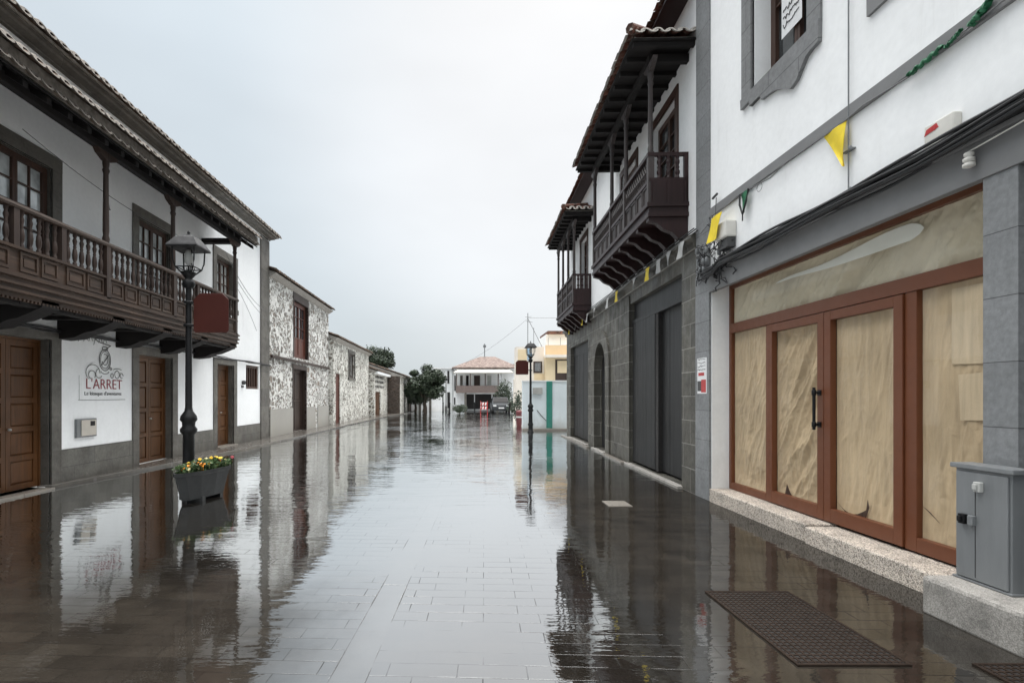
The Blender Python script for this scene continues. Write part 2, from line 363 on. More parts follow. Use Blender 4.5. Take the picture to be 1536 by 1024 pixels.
m['turq'] = M_plain('turquoise_paint', (.035, .20, .155), .45, .15, 4, .15)
m['rust'] = M_plain('rusty_grate_iron', (.026, .017, .012), .8, .45, 14, .5, 60, 0, .15)
m['street'] = M_street()
m['pavement'] = M_plain('wet_pavement_stone', (.11, .10, .088), .2, .3, 3, .3, 12)
m['bark'] = M_wood('bark', (.07, .055, .042), 'Z', .85)
m['soil'] = M_plain('soil', (.03, .022, .016), .9, .4, 20)
m['carsilver'] = M_plain('grey_car_paint', (.05, .053, .056), .6, .05, 3, 0, 10, 0, .1)
m['cardark'] = M_plain('dark_car_paint', (.03, .035, .04), .2, .1, 3, 0)
m['tyre'] = M_plain('tyre_rubber', (.012, .012, .012), .8, .2)
m['lamp'] = M_plain('clear_headlight', (.7, .72, .72), .15, .05)
m['canopy'] = M_plain('grey_canopy_cloth', (.40, .38, .33), .7, .1)
m['fabric'] = M_plain('white_cloth', (.72, .72, .72), .8, .1)
def M_leaf(name, c):
    mm, nt, b = new(name)
    nt.links.new(ramp(nt, nz(nt, P(nt), 2.2, 4, .7), [(.3, mul(c, .5)), (.5, c), (.75, mul(c, 1.7))]), b.inputs['Base Color'])
    b.inputs['Roughness'].default_value = .55; b.inputs['Specular IOR Level'].default_value = .3; return mm
m['leaf'] = M_leaf('dark_laurel_leaf', (.032, .046, .026)); m['leaf2'] = M_leaf('green_leaf', (.05, .085, .03))
m['petal_y'] = M_plain('yellow_petal', (.75, .50, .03), .6, .2, 20, 0)
m['petal_o'] = M_plain('orange_petal', (.75, .27, .01), .6, .2, 20, 0)
m['petal_r'] = M_plain('dark_red_petal', (.25, .02, .03), .6, .2, 20, 0)
m['petal_p'] = M_plain('pale_yellow_petal', (.72, .66, .35), .6, .2, 20, 0)

# ------------------------------------------------------------------ building pieces
def wall(mb, F, u0, u1, v0, v1, ops, rev=.25, back=6.0):
    """front wall face with openings and their reveals, plus the rest of the block"""
    us = sorted({u0, u1, *[x for o in ops for x in o[:2]]}); vs = sorted({v0, v1, *[x for o in ops for x in o[2:4]]})
    for i in range(len(us)-1):
        for j in range(len(vs)-1):
            cu, cv = (us[i]+us[i+1])/2, (vs[j]+vs[j+1])/2
            if any(o[0] < cu < o[1] and o[2] < cv < o[3] for o in ops): continue
            mb.quad(F(us[i], vs[j], 0), F(us[i+1], vs[j], 0), F(us[i+1], vs[j+1], 0), F(us[i], vs[j+1], 0))
    for a, b, c, d in [o[:4] for o in ops]:
        for q in (((a,c),(b,c)), ((b,c),(b,d)), ((b,d),(a,d)), ((a,d),(a,c))):
            (p0, p1) = q
            mb.quad(F(*p0, 0), F(*p1, 0), F(*p1, -rev), F(*p0, -rev))
    B = -back
    mb.quad(F(u0,v0,0), F(u0,v1,0), F(u0,v1,B), F(u0,v0,B)); mb.quad(F(u1,v0,0), F(u1,v1,0), F(u1,v1,B), F(u1,v0,B))
    mb.quad(F(u0,v0,B), F(u1,v0,B), F(u1,v1,B), F(u0,v1,B)); mb.quad(F(u0,v1,0), F(u1,v1,0), F(u1,v1,B), F(u0,v1,B))

def tiles(mb, F, u0, u1, de, ve, dr, vr, sp=.225, clip=None, along='u', rows=None, rim=None, thick=.018, fat=1.0):
    """barrel tiles: cover tiles over pans, rows overlapping up the slope.  along='d': eave runs along d at fixed u"""
    L = math.hypot(dr-de, vr-ve); sd, sv = (dr-de)/L, (vr-ve)/L
    n = max(1, int(round((u1-u0)/sp))); sp = (u1-u0)/n
    def pt(a, s, h):
        dd, vv = de + sd*s - (sv*h if dr < de else -sv*h), ve + sv*s + abs(sd)*h
        return F(a, vv, dd) if along == 'u' else F(dd, vv, a)
    st = .34
    for i in range(n+1):
        for kind in (0, 1):
            if kind == 1 and i == n: continue
            a0 = u0 + i*sp + (sp/2 if kind else 0)
            Lm = L if clip is None else min(L, clip(a0))
            if Lm < .12: continue
            nr = int(Lm/st)+1
            if rows: nr = min(nr, rows)
            for k in range(nr):
                s0 = k*st - (random.uniform(.0, .03) if k == 0 else 0) - (.045 if (k == 0 and kind) else 0)
                s1 = min(s0+st+.06, Lm+.02)
                if s1-s0 < .05: continue
                a = a0 + random.uniform(-.008, .008); seg = 5
                ra, rb = sp*.40*fat, sp*.33*fat
                lift = .02 + random.uniform(0, .012)
                o = []
                for t in range(seg+1):
                    th = math.pi*t/seg; c, si = math.cos(th), math.sin(th)
                    if kind == 0: o.append((c, si, lift+.035, ra, rb))
                    else: o.append((c, -si*.75, .085, rb*1.15, ra*1.05))
                A = [pt(a+c*r0, s0, h+si*r0 + .012) for c, si, h, r0, r1 in o]; B = [pt(a+c*r1, s1, h+si*r1) for c, si, h, r0, r1 in o]
                mb.add(A+B, [(t, t+1, seg+1+t+1, seg+1+t) for t in range(seg)], True)
                if k == 0:
                    q = (lambda r: r-thick)
                    A2 = [pt(a+c*q(r0), s0, h+si*q(r0) + .012) for c, si, h, r0, r1 in o]; B2 = [pt(a+c*q(r1), s1, h+si*q(r1)) for c, si, h, r0, r1 in o]
                    mb.add(A2+B2, [(t, t+1, seg+1+t+1, seg+1+t) for t in range(seg)], True)
                    mb.add(A+A2, [(t, t+1, seg+1+t+1, seg+1+t) for t in range(seg)])
                    if rim is not None:
                        ring = lambda s_, g: [pt(a+c*(r0+g), s_, h+si*(r0+g) + .012) for c, si, h, r0, r1 in o]
                        r0_, r1_, r2_ = ring(s0-.006, .004), ring(s0-.006, -thick-.010), ring(s0+.05, .004)
                        rim.add(r0_+r1_, [(t, t+1, seg+1+t+1, seg+1+t) for t in range(seg)]); rim.add(r0_+r2_, [(t, t+1, seg+1+t+1, seg+1+t) for t in range(seg)])

def casement(F, parent, u0, u1, v0, v1, rec=.16, cols=2, rows=4, name='window', fm='winwood', gm='glass', fw=.07, kick=0, leaves=2, kickm=None):
    """double casement window: frame with muntins as the window mesh, glass as a sub-part"""
    b = MB(); d0, d1 = -rec-.05, -rec
    b.box(F, u0, u0+fw, v0, v1, d0, d1); b.box(F, u1-fw, u1, v0, v1, d0, d1)
    b.box(F, u0+fw, u1-fw, v1-fw, v1, d0, d1); b.box(F, u0+fw, u1-fw, v0, v0+fw, d0, d1)
    lw = (u1-u0-2*fw)/leaves; vb = v0+fw+kick
    for i in range(leaves):
        a, c = u0+fw+i*lw, u0+fw+(i+1)*lw; s = .05
        b.box(F, a+.004, a+s, v0+fw, v1-fw, d0-.01, d1+.012); b.box(F, c-s, c-.004, v0+fw, v1-fw, d0-.01, d1+.012)
        b.box(F, a+s, c-s, v1-fw-s, v1-fw-.003, d0-.01, d1+.01); b.box(F, a+s, c-s, v0+fw+.003, v0+fw+s, d0-.01, d1+.01)
        if kick: b.box(F, a+s, c-s, v0+fw+s, vb, d0, d1-.015); b.box(F, a+s, c-s, vb, vb+.05, d0-.01, d1+.008)
        g0, g1, h0, h1 = a+s, c-s, (vb+.05 if kick else vb+s), v1-fw-s
        for j in range(1, rows): b.box(F, g0, g1, h0+(h1-h0)*j/rows-.012, h0+(h1-h0)*j/rows+.012, d0, d1+.002)
        for j in range(1, cols): b.box(F, g0+(g1-g0)*j/cols-.012, g0+(g1-g0)*j/cols+.012, h0, h1, d0+.001, d1+.001)
    w = b.build(name, m[fm], parent)
    g = MB().box(F, u0+fw, u1-fw, vb, v1-fw, d0-.035, d0+.012); g.build('glass', m[gm], w)
    return w
def pdoor(F, parent, u0, u1, v0, v1, rec=.18, leaves=2, rows=5, mt='doorwood', handle=True, cols=1):
    """panelled double door"""
    b = MB(); d0, d1 = -rec-.06, -rec; fw = .05
    b.box(F, u0, u0+fw, v0, v1, d0-.02, d1+.02); b.box(F, u1-fw, u1, v0, v1, d0-.02, d1+.02); b.box(F, u0+fw, u1-fw, v1-fw, v1, d0-.02, d1+.02)
    lw = (u1-u0-2*fw)/leaves
    dr = b.build('door', m[mt], parent)
    for i in range(leaves):
        a, c = u0+fw+i*lw+.004, u0+fw+(i+1)*lw-.004; s = .085; h0, h1 = v0+.01, v1-fw-.004
        l = MB(); l.box(F, a, c, h0, h1, d0, d1-.03)
        l.box(F, a, a+s, h0, h1, d1-.03, d1); l.box(F, c-s, c, h0, h1, d1-.03, d1)
        ph = (h1-h0-.09)/rows
        for k in range(rows+1):
            y = h0 + k*ph; hh = .09
            l.box(F, a+s, c-s, y, y+hh, d1-.03, d1-.001)
            if k < rows:
                q0, q1, w0, w1 = a+s+.035, c-s-.035, y+hh+.035, y+ph-.035
                b0 = [F(a+s+.01, y+hh+.01, d1-.028), F(c-s-.01, y+hh+.01, d1-.028), F(c-s-.01, y+ph-.01, d1-.028), F(a+s+.01, y+ph-.01, d1-.028)]
                t0 = [F(q0, w0, d1-.010), F(q1, w0, d1-.010), F(q1, w1, d1-.010), F(q0, w1, d1-.010)]
                l.add(b0+t0, [(4,5,6,7)] + [(j, (j+1)%4, 4+(j+1)%4, 4+j) for j in range(4)])
        l.build('leaf', m[mt], dr)
    if handle:
        uc = u0+fw+lw+.045
        MB().lathe(F(uc, v0+1.02, d1+.03), [(.005,-.02),(.022,-.015),(.028,0),(.022,.015),(.005,.02)], 10).tube([F(uc, v0+1.02, d1-.005), F(uc, v0+1.02, d1+.03)], .01).build('handle', m['steelpale'], dr)
    return dr
def surround(mb, F, u0, u1, v0, v1, w=.22, lw=.2, d=.03, bottom=False, lin=0):
    if lin: mb.box(F, u0-.01, u0+.012, v0, v1-.012, -lin, -.021); mb.box(F, u1-.012, u1+.01, v0, v1-.012, -lin, -.021); mb.box(F, u0-.01, u1+.01, v1-.012, v1+.01, -lin, -.021)
    mb.box(F, u0-w, u0, v0, v1, -.02, d); mb.box(F, u1, u1+w, v0, v1, -.02, d); mb.box(F, u0-w, u1+w, v1, v1+lw, -.02, d+.003)
    if bottom: mb.box(F, u0-w, u1+w, v0-.16, v0, -.02, d+.03)

BALUSTER = [(.028,0),(.028,.05),(.018,.07),(.030,.12),(.034,.19),(.026,.28),(.017,.31),(.024,.33),(.017,.35),(.024,.40),(.030,.44),(.017,.49),(.026,.52),(.026,.57)]
def sag(a, b, s, n=10, jit=0):
    a, b = Vector(a), Vector(b)
    return [a.lerp(b, i/n) - Vector((0, 0, s*4*(i/n)*(1-i/n))) + Vector((random.uniform(-jit, jit), random.uniform(-jit, jit), random.uniform(-jit, jit))) for i in range(n+1)]

# ------------------------------------------------------------------ setting: street
MB().quad((-250,-60,0), (250,-60,0), (250,400,0), (-250,400,0)).build('street', m['street'], kind='structure')
pv = [(-7.3,9.2),(-7.12,9.3),(-6.72,12.2),(-6.45,15.5),(-6.25,20),(-6.1,29),(-5.75,40),(-5.0,47.5),(-4.75,60),(-7.3,60)]
b = MB(); n = len(pv)
b.add([(x,y,-.02) for x,y in pv]+[(x,y,.055) for x,y in pv], [list(range(n,2*n))]+[(i,(i+1)%n,n+(i+1)%n,n+i) for i in range(n)])
b.build('pavement', m['pavement'], kind='structure', bev=.012)

# ------------------------------------------------------------------ LEFT: balcony house
H = thing('balcony_house', 'white plastered house with long carved wooden balcony and stone door frames', 'house', (-7.2, 11.5, 0))
ops = [(7.95,9.37,.03,2.59),(11.93,13.33,.05,2.55),(15.78,16.94,.08,2.57),(17.94,19.07,1.85,2.66),
       (8.0,9.4,3.2,5.6),(11.93,13.2,3.2,5.6),(15.75,17.0,4.35,5.78),(4.6,6.0,.03,2.59),(4.6,6.0,3.2,5.6)]
b = MB(); wall(b, FL, 2.5, 20.0, 0, 7.44, ops, .26, 7); b.build('wall', m['plaster'], H)
for o in ops[:3]+[ops[7]]: b = MB(); surround(b, FL, o[0], o[1], 0.0, o[3], .23, .17, lin=.25); b.build('door_surround', m['stonetrim'], H)
for o in ops[4:7]+[ops[8]]:
    b = MB(); surround(b, FL, o[0], o[1], o[2], o[3], .22, .24, lin=.25)
    if o is ops[6]: b.box(FL, 15.53, 17.22, 4.2, 4.35, -.02, .06)
    b.build('window_surround', m['stonetrim'], H)
MB().box(FL, 19.2, 20.02, 0, 7.38, -.02, .05).build('corner_pilaster', m['stonetrim'], H)
for a, c in ((9.6,11.7),(13.56,15.55),(17.17,19.2),(6.23,7.72),(2.5,4.37)): MB().box(FL, a, c, -.02, .635, -.02, .022).build('wainscot', m['wainscot'], H)
for o in (ops[0], ops[7]): pdoor(FL, H, *o[:4])
pdoor(FL, H, *ops[1], rows=4); pdoor(FL, H, *ops[2], rows=5)
b = MB(); b.box(FL, 7.6, 9.2, -.02, .03, -.2, .22); b.build('door_step', m['kerb'], H, bev=.01)
b = MB(); b.box(FL, 15.7, 17.0, -.02, .09, -.2, .14); b.build('door_step', m['kerb'], H, bev=.01)
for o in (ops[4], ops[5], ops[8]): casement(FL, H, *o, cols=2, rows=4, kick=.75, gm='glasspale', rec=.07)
casement(FL, H, *ops[6], cols=2, rows=4, gm='curtain', name='window')
b = MB(); u0,u1,v0,v1 = ops[3]
b.box(FL,u0,u0+.09,v0,v1,-.12,-.04); b.box(FL,u1-.09,u1,v0,v1,-.12,-.04); b.box(FL,u0+.09,u1-.09,v1-.08,v1,-.12,-.04); b.box(FL,u0+.09,u1-.09,v0,v0+.08,-.12,-.04)
for k in range(4): b.box(FL, u0+.22+k*.2, u0+.27+k*.2, v0+.08, v1-.08, -.10, -.05)
sw = b.build('barred_window', m['winwood'], H); MB().box(FL,u0+.09,u1-.09,v0+.08,v1-.08,-.2,-.16).build('glass', m['glass'], sw)
# notice on the near door
MB().box(FL, 8.12, 8.42, 1.45, 1.88, -.182, -.176).build('notice', m['whitebox'], H)

# balcony: floor, joists, mouldings; sub-parts posts, balusters, rails, panelling
B0, B1 = 2.6, 14.8
b = MB(); b.box(FL, B0, B1, 3.03, 3.14, 0, .99)
k = B0
k = 3.05
while k < B1-.1:
    b.prism(Fr(FL(k,0,0), (1,0,0), (0,1,0)), [(0,2.62),(.3,2.65),(.5,2.74),(.62,2.76),(.8,2.83),(1.0,2.92),(1.0,3.03),(0,3.03)], 0, .34); k += 1.62
k = 2.7
while k < B1-.1: b.box(FL, k, k+.11, 2.92, 3.03, 0, .97); k += .54
b.box(FL, B0, B1, 2.90, 3.02, .80, .95)
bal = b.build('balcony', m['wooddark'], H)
b = MB()
for v0, v1, d in ((2.98,3.05,1.00),(3.05,3.09,1.045),(3.09,3.15,1.02),(3.15,3.19,1.06),(3.19,3.26,1.03),(3.26,3.30,1.065),(3.30,3.335,1.035)):
    b.box(FL, B0, B1+d-1.0, v0, v1, .93, d); b.box(FL, B1-.06, B1+d-1.0, v0+.001, v1-.001, 0, .93)
k = B0
while k < B1: b.box(FL, k, k+.035, 2.945, 2.982, .96, 1.005); k += .07
b.build('moulding', m['woodL'], bal)
b = MB(); b.box(FL, B0, B1, 3.335, 3.66, .95, .985); b.box(FL, B1-.035, B1, 3.335, 3.66, 0, .95)
posts = [3.4,5.2,6.9,9.37,11.56,14.73]; mids = [8.32]
cells = [3.4,4.3,5.2,6.0,6.9,7.43,8.32,9.37,11.56,14.73]
for a, c in zip(cells[:-1], cells[1:]):
    n = max(1, round((c-a-.1)/.42)); w_ = (c-a-.12)/n
    for i in range(n):
        p0, p1 = a+.06+i*w_+.03, a+.06+(i+1)*w_-.03
        for q in ((p0,p1,3.36,3.40),(p0,p1,3.60,3.64),(p0,p0+.035,3.40,3.60),(p1-.035,p1,3.40,3.60)): b.box(FL, *q, .985, 1.005)
        b.box(FL, p0+.07, p1-.07, 3.44, 3.56, .985, .997)
for i in range(2):
    p0, p1 = .08+i*.44, .46+i*.44
    for q in ((3.36,3.40,p0,p1),(3.60,3.64,p0,p1),(3.40,3.60,p0,p0+.035),(3.40,3.60,p1-.035,p1)): b.box(FL, B1, B1+.02, *q)
b.build('panelling', m['woodL'], bal)
b = MB(); b.box(FL, B0, B1+.02, 3.66, 3.70, .93, 1.03); b.box(FL, B1-.06, B1+.02, 3.66, 3.70, 0, .93); b.build('lower_rail', m['woodL'], bal)
b = MB(); b.uprism(FL, [(.92,4.22),(1.04,4.22),(1.055,4.25),(1.04,4.29),(.98,4.305),(.92,4.29)], B0, B1+.04); b.box(FL, B1-.07, B1+.035, 4.222, 4.295, 0, .92)
b.build('handrail', m['woodL'], bal)
for i, u in enumerate(posts):
    p = MB(); s = .055 if u < 14 else .06
    p.box(FL, u-s, u+s, 3.3, 4.22, .93, 1.035); p.lathe(FL(u, 0, .98), [(.05,4.30),(.06,4.36),(.045,4.42),(.052,4.5),(.046,5.0),(.042,5.5),(.06,5.56),(.045,5.6),(.055,5.68),(.055,5.86)], 10)
    p.prism(Fr(FL(0,0,0), FL.U, FL.N), [(u-.28,5.86),(u+.28,5.86),(u+.22,5.79),(u+.06,5.72),(u-.06,5.72),(u-.22,5.79)], .93, 1.03)
    p.build('post', m['woodLz'], bal)
for u in (7.43, 8.32, 4.3, 6.0, 12.6, 13.65): MB().box(FL, u-.05, u+.05, 3.70, 4.22, .93, 1.03).build('rail_post', m['woodLz'], bal)
base = None
def balusters(F, spans, vb, dd, par, mat_, prof=BALUSTER, sp=.155, zs=.52/.57, first=None):
    for a, c in spans:
        n = max(1, round((c-a)/sp))
        for i in range(n):
            u = a + (i+.5)*(c-a)/n; at = F(u, vb, dd) if not callable(dd) else dd(u)
            if first is None: first = MB().lathe(at, [(r_*1.15, z_*zs) for r_, z_ in prof], 8).build('baluster', mat_, par, at=at)
            else: place_copy(first, at, par)
    return first
cl = [3.4,4.3,5.2,6.0,6.9,7.43,8.32,9.37,11.56,12.6,13.65,14.73]
base = balusters(FL, [(a+.06, c-.06) for a, c in zip(cl[:-1], cl[1:])], 3.70, .98, bal, m['woodLz'])
balusters(FL, [(.08, .9)], 3.70, lambda d: FL(14.77, 3.70, d), bal, m['woodLz'], first=base)
# balcony roof
rf = MB(); rf.box(FL, B0, 15.0, 5.86, 6.0, .92, 1.04); rf.box(FL, 14.85, 15.0, 5.86, 6.0, 0, .92)
rf.uprism(FL, [(1.34,5.885),(1.34,5.915),(0,6.80),(0,6.76)], B0, 15.42)
u = B0
while u < 15.35:
    rf.uprism(FL, [(1.28,5.80),(1.28,5.90),(0,6.74),(0,6.60)], u, u+.09); u += .42
rf.box(FL, B0, 15.0, 6.0, 6.07, .94, 1.02)
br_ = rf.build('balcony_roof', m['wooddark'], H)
b = MB(); q_ = MB(); tiles(b, FL, B0, 15.4, 1.46, 6.12, 0, 6.98, .25, rim=q_, fat=1.18, thick=.03); tiles(b, FL, B0, 15.4, 1.40, 5.925, .9, 6.17, .25, rim=q_, fat=1.15, thick=.03, rows=1); b.build('roof_tiles', m['tileL'], br_)
q_.uprism(FL, [(1.20,5.98),(1.36,5.93),(1.36,6.17),(1.20,6.26)], B0, 15.4); q_.build('mortar_bed', m['mortarold'], br_)
# main roof
b = MB(); b.uprism(FL, [(0,7.43),(.05,7.435),(.07,7.465),(.22,7.475),(.25,7.505),(.31,7.51),(.31,7.54),(-.5,7.86),(-.5,7.45),(0,7.45)], 2.5, 20.1)
rfm = b.build('roof', m['stonetrim'], H)
b = MB(); q_ = MB(); tiles(b, FL, 2.5, 20.25, .42, 7.54, -3.2, 9.24, .27, rim=q_, fat=1.22, thick=.03); b.build('roof_tiles', m['tileL'], rfm); q_.build('tile_mortar', m['mortarold'], rfm)
b = MB(); b.uprism(FL, [(.25,7.541),(.34,7.541),(.34,7.58),(.2,7.63)], 2.5, 20.2); b.uprism(FL, [(-3.2,9.22),(-.1,7.66),(-.1,7.46),(-7,7.46)], 2.5, 20.2)
b.build('mortar_bed', m['mortar'], rfm)
b = MB(); b.lathe(FL(18.6,0,-.15),[(.03,7.6),(.03,7.7)],6)
for i in range(7): b.tube([FL(18.0+.26*i, 7.62+.02*(i%3), .12), FL(18.05+.26*i, 7.86+.05*(i%2), -.45)], .10, 7, .085)
b.build('ridge_tile', m['tileL'], rfm)

# meter box, painted sign, cables on the left house
mb_ = thing('meter_box', 'beige utility meter box set low on the white wall under the painted sign', 'meter box', FL(10.22,.83,0))
MB().box(FL, 9.96, 10.5, .82, 1.17, -.02, .05).build('frame', m['steel'], mb_, bev=.006)
MB().box(FL, 10.06, 10.47, .845, 1.145, .05, .066).build('cover', m['beige'], mb_, bev=.004)
MB().box(FL, 10.30, 10.42, 1.03, 1.12, .066, .072).build('meter_window', m['dark'], mb_)

def text(body, size, M4, mt, parent, name='lettering', ext=.002, sx=1, bold=0):
    cu = bpy.data.curves.new('t', 'FONT'); cu.body = body; cu.size = size; cu.extrude = ext; cu.align_x = 'CENTER'; cu.offset = bold; cu.resolution_u = 4
    o = bpy.data.objects.new('t', cu); COL.objects.link(o)
    dg = bpy.context.evaluated_depsgraph_get(); dg.update()
    me = bpy.data.meshes.new_from_object(o.evaluated_get(dg)); bpy.data.objects.remove(o); bpy.data.curves.remove(cu)
    me.name = name; pw = Vector(parent['_w'])
    me.transform(Matrix.Translation(-pw) @ M4 @ Matrix.Diagonal((sx, 1, 1, 1))); me.materials.clear(); me.materials.append(mt)
    q = bpy.data.objects.new(name, me); COL.objects.link(q); q.parent = parent; q['_w'] = list(pw); return q
def wallM(F, u, v, d, flip=1):
    X = Vector(F.U).normalized()*flip; Z = Vector((0,0,1)); Nn = Vector(F.N).normalized()
    mm = Matrix((( X.x, Z.x, Nn.x, 0), (X.y, Z.y, Nn.y, 0), (X.z, Z.z, Nn.z, 0), (0,0,0,1)))
    return Matrix.Translation(F(u, v, d)) @ mm
sg = thing('painted_sign', 'painted bar sign with jar emblem and red L\'ARRET lettering on white wall', 'sign', FL(10.75,1.6,0))
text("L'ARRET", .29, wallM(FL, 10.80, 1.745, .008), m['redink'], sg, sx=1.05, bold=-.002)
text("Le kiosque d'aventures", .105, wallM(FL, 10.77, 1.62, .008), m['ink'], sg, sx=1.15, bold=0)
def ring(c, a, b_, t0=0, t1=360, n=26): return [FL(c[0]+a*math.cos(R(t0+(t1-t0)*i/n)), c[1]+b_*math.sin(R(t0+(t1-t0)*i/n)), .012) for i in range(n+1)]
b = MB()
b.tube(ring((10.80,2.33),.17,.215), .008, 4); b.tube(ring((10.80,2.33),.135,.17), .006, 4)
b.tube(ring((10.80,2.34),.09,.11,200,470), .007, 4); b.tube([FL(10.70,2.22,.012), FL(10.83,2.34,.012), FL(10.90,2.44,.012)], .009, 4)
b.tube([FL(10.50,2.72,.012), FL(10.66,2.67,.012), FL(10.98,2.63,.012), FL(10.84,2.56,.012)], .010, 4); b.tube(ring((10.80,2.56),.08,.04), .008, 4)
b.tube(ring((10.80,2.10),.12,.05,180,360), .007, 4)
b.build('emblem', M_plain('grey_sign_ink', (.13,.13,.12), .7, .3, 20, 0), sg)
b = MB()
for c, a, b_, t0, t1 in (((10.45,2.06),.20,.16,0,230),((10.42,2.02),.10,.08,-40,260),((10.62,2.05),.09,.09,90,330),((11.18,2.05),.075,.08,0,360),((11.02,2.02),.04,.05,0,400),((11.33,2.03),.05,.05,0,300),((10.98,2.16),.03,.03,0,360),((11.2,2.14),.13,.03,20,170)):
    b.tube(ring(c, a, b_, t0, t1, 16), .008, 4)
for i in range(6): b.tube([FL(10.05+.14*i,2.63+random.uniform(-.02,.06),.010), FL(10.1+.14*i,2.78+random.uniform(-.05,.04),.010), FL(10.16+.14*i,2.68,.010)], .007, 4)
b.tube([FL(10.05,1.53,.010), FL(10.7,1.525,.010), FL(11.45,1.53,.010)], .005, 4); b.tube([FL(10.07,1.53,.010), FL(10.07,2.0,.010)], .004, 4)
b.build('scrollwork', m['inkpale'], sg)
b = MB()
for k in range(3):
    pts = [FL(7.6+.5*i, 2.735+.018*k+random.uniform(-.018,.018), .05+.012*k) for i in range(26)]
    b.tube(pts, .014, 5)
tag(b.build('cable', m['cable']), 'black cables running along the white wall beneath the wooden balcony', 'cable')
b = MB(); b.tube(sag(FL(15.1,5.7,.55), FL(19.6,4.75,.03), .25), .009, 4); b.tube(sag(FL(15.0,4.9,.9), FL(19.9,4.4,.06), .12), .008, 4); b.tube(sag(FL(15.0,4.7,.9), FL(18.8,3.9,.03), -.08), .007, 4)
tag(b.build('wire', m['cablegrey']), 'thin loose wires crossing the white wall beyond the left balcony end', 'wire')
b = MB(); b.tube(sag(FL(7.5,5.35,1.05), FL(12.2,5.25,.8), .14), .007, 4); b.tube(sag(FL(9.37,5.2,1.0), FL(10.6,5.3,.25), .1), .012, 5)
tag(b.build('wire', m['cable']), 'thin wire slung from post to post under the left balcony roof', 'wire')
b = MB(); b.lathe(FL(17.62,0,.06), [(.02,1.98),(.07,2.0),(.07,2.1),(.02,2.12)], 8); b.box(FL,17.55,17.68,1.88,1.95,0,.04)
tag(b.build('wall_fitting', m['ink']), 'small dark round wall fitting beside the barred window', 'wall fitting')

# ------------------------------------------------------------------ LEFT: rubble houses
def stone_house(name, label, F, u0, u1, h, ops, mt, back=6, eave=.25, tm='tileL', ridge=1.2):
    t = thing(name, label, 'house', F((u0+u1)/2, 0, 0))
    b = MB(); wall(b, F, u0, u1, 0, h, ops, .3, back); b.build('wall', m[mt], t)
    b = MB(); b.uprism(F, [(0,h-.12),(.05,h-.1),(eave-.08,h-.02),(eave,h+.04),(-3,h+ridge),(-back,h+.05),(-.1,h)], u0-.05, u1+.1); r = b.build('roof', m['mortar'], t)
    b = MB(); tiles(b, F, u0-.05, u1+.12, eave+.06, h+.05, -3, h+ridge, .24); b.build('roof_tiles', m[tm], r)
    return t
F1 = Fr((-7.15,0,0),(0,1,0),(1,0,0)); F2 = Fr((-6.9,0,0),(0,1,0),(1,0,0)); F3 = Fr((-6.5,0,0),(0,1,0),(1,0,0)); F4 = Fr((-5.38,0,0),(0,1,0),(1,0,0))
T1 = stone_house('stone_house', 'taller two-storey limewashed rubble house with brown balcony window over plank door', F1, 20.04, 29.0, 6.2, [(22.95,25.05,3.28,5.75),(22.85,24.7,.05,2.78)], 'rubble')
b = MB(); surround(b, F1, 22.95, 25.05, 3.28, 5.75, .10, .38, .02, lin=.29); b.build('window_surround', m['woodLz'], T1)
MB().box(F1, 20.1, 28.9, 3.06, 3.16, -.02, .09).build('floor_beam', m['woodLz'], T1)
b = MB(); surround(b, F1, 22.85, 24.7, 0, 2.78, .1, .2, .03, lin=.29); b.build('door_surround', m['woodLz'], T1); GR = M_plaster('grey_render', (.34,.325,.295), .5)
for a, c in ((20.04,22.75),(24.8,26.3),(26.75,29.0)): MB().box(F1, a, c, -.02, 1.1, -.02, .03).build('wainscot', GR, T1)
casement(F1, T1, 22.95, 25.05, 3.28, 5.75, rec=.12, cols=2, rows=3, kick=.75, fm='doorred', fw=.12)
pdoor(F1, T1, 22.85, 24.7, .05, 2.78, rec=.2, rows=2, mt='woodLz', handle=False)
T2 = stone_house('stone_house', 'lower pale rubble house with narrow red door, beyond the taller rubble house', F2, 29.05, 40.3, 4.75, [(29.6,30.7,.05,2.88),(33.0,34.9,2.75,4.3)], 'rubble2')
pdoor(F2, T2, 29.6, 30.7, .05, 2.88, rec=.08, leaves=1, rows=4, mt='doorred', handle=False)
casement(F2, T2, 33.0, 34.9, 2.75, 4.3, rec=.1, fm='woodLz', gm='curtain', fw=.12); b = MB(); surround(b, F2, 33.0,34.9,2.75,4.3,.15,.18,.03,True); b.build('stone_trim', m['stonetrim'], T2)
T3 = stone_house('stone_house', 'small single-storey rubble house with orange-brown door and lattice window row', F3, 40.35, 47.7, 3.45, [(41.0,43.6,.05,1.95)], 'rubble2')
pdoor(F3, T3, 41.0, 43.6, .05, 1.95, rec=.1, rows=3, handle=False)
b = MB()
for r_ in range(3):
    for k in range(6): MB().box(F3, 41+.75*k, 41.35+.75*k, 2.25+.38*r_, 2.45+.38*r_, -.02, .03).build('lattice_hole', m['wooddark'], T3)
b = MB(); b.box(F3, 40.35,47.7,3.3,3.5,0,.3); b.build('parapet', m['plaster'], T3)
T4 = stone_house('stone_house', 'projecting house with dark bare stone end wall and pale front', F4, 47.8, 54.5, 3.4, [(51.5,52.8,.05,2.3)], 'rubble2', 3.2)
b = MB(); b.box(F4, 47.74, 47.80, 0, 3.4, -1.15, .0); b.build('end_wall', m['rubble_dark'], T4)
pdoor(F4, T4, 51.5, 52.8, .05, 2.3, rec=.1, rows=3, mt='wooddark', handle=False)
T5 = stone_house('stone_house', 'farthest dark fronted low house beside the leafy street tree', Fr((-5.3,0,0),(0,1,0),(1,0,0)), 54.6, 62, 3.3, [(57,58.5,.05,2.3)], 'rubble_dark', 4)
pdoor(Fr((-5.3,0,0),(0,1,0),(1,0,0)), T5, 57, 58.5, .05, 2.3, rec=.1, rows=3, mt='wooddark', handle=False)

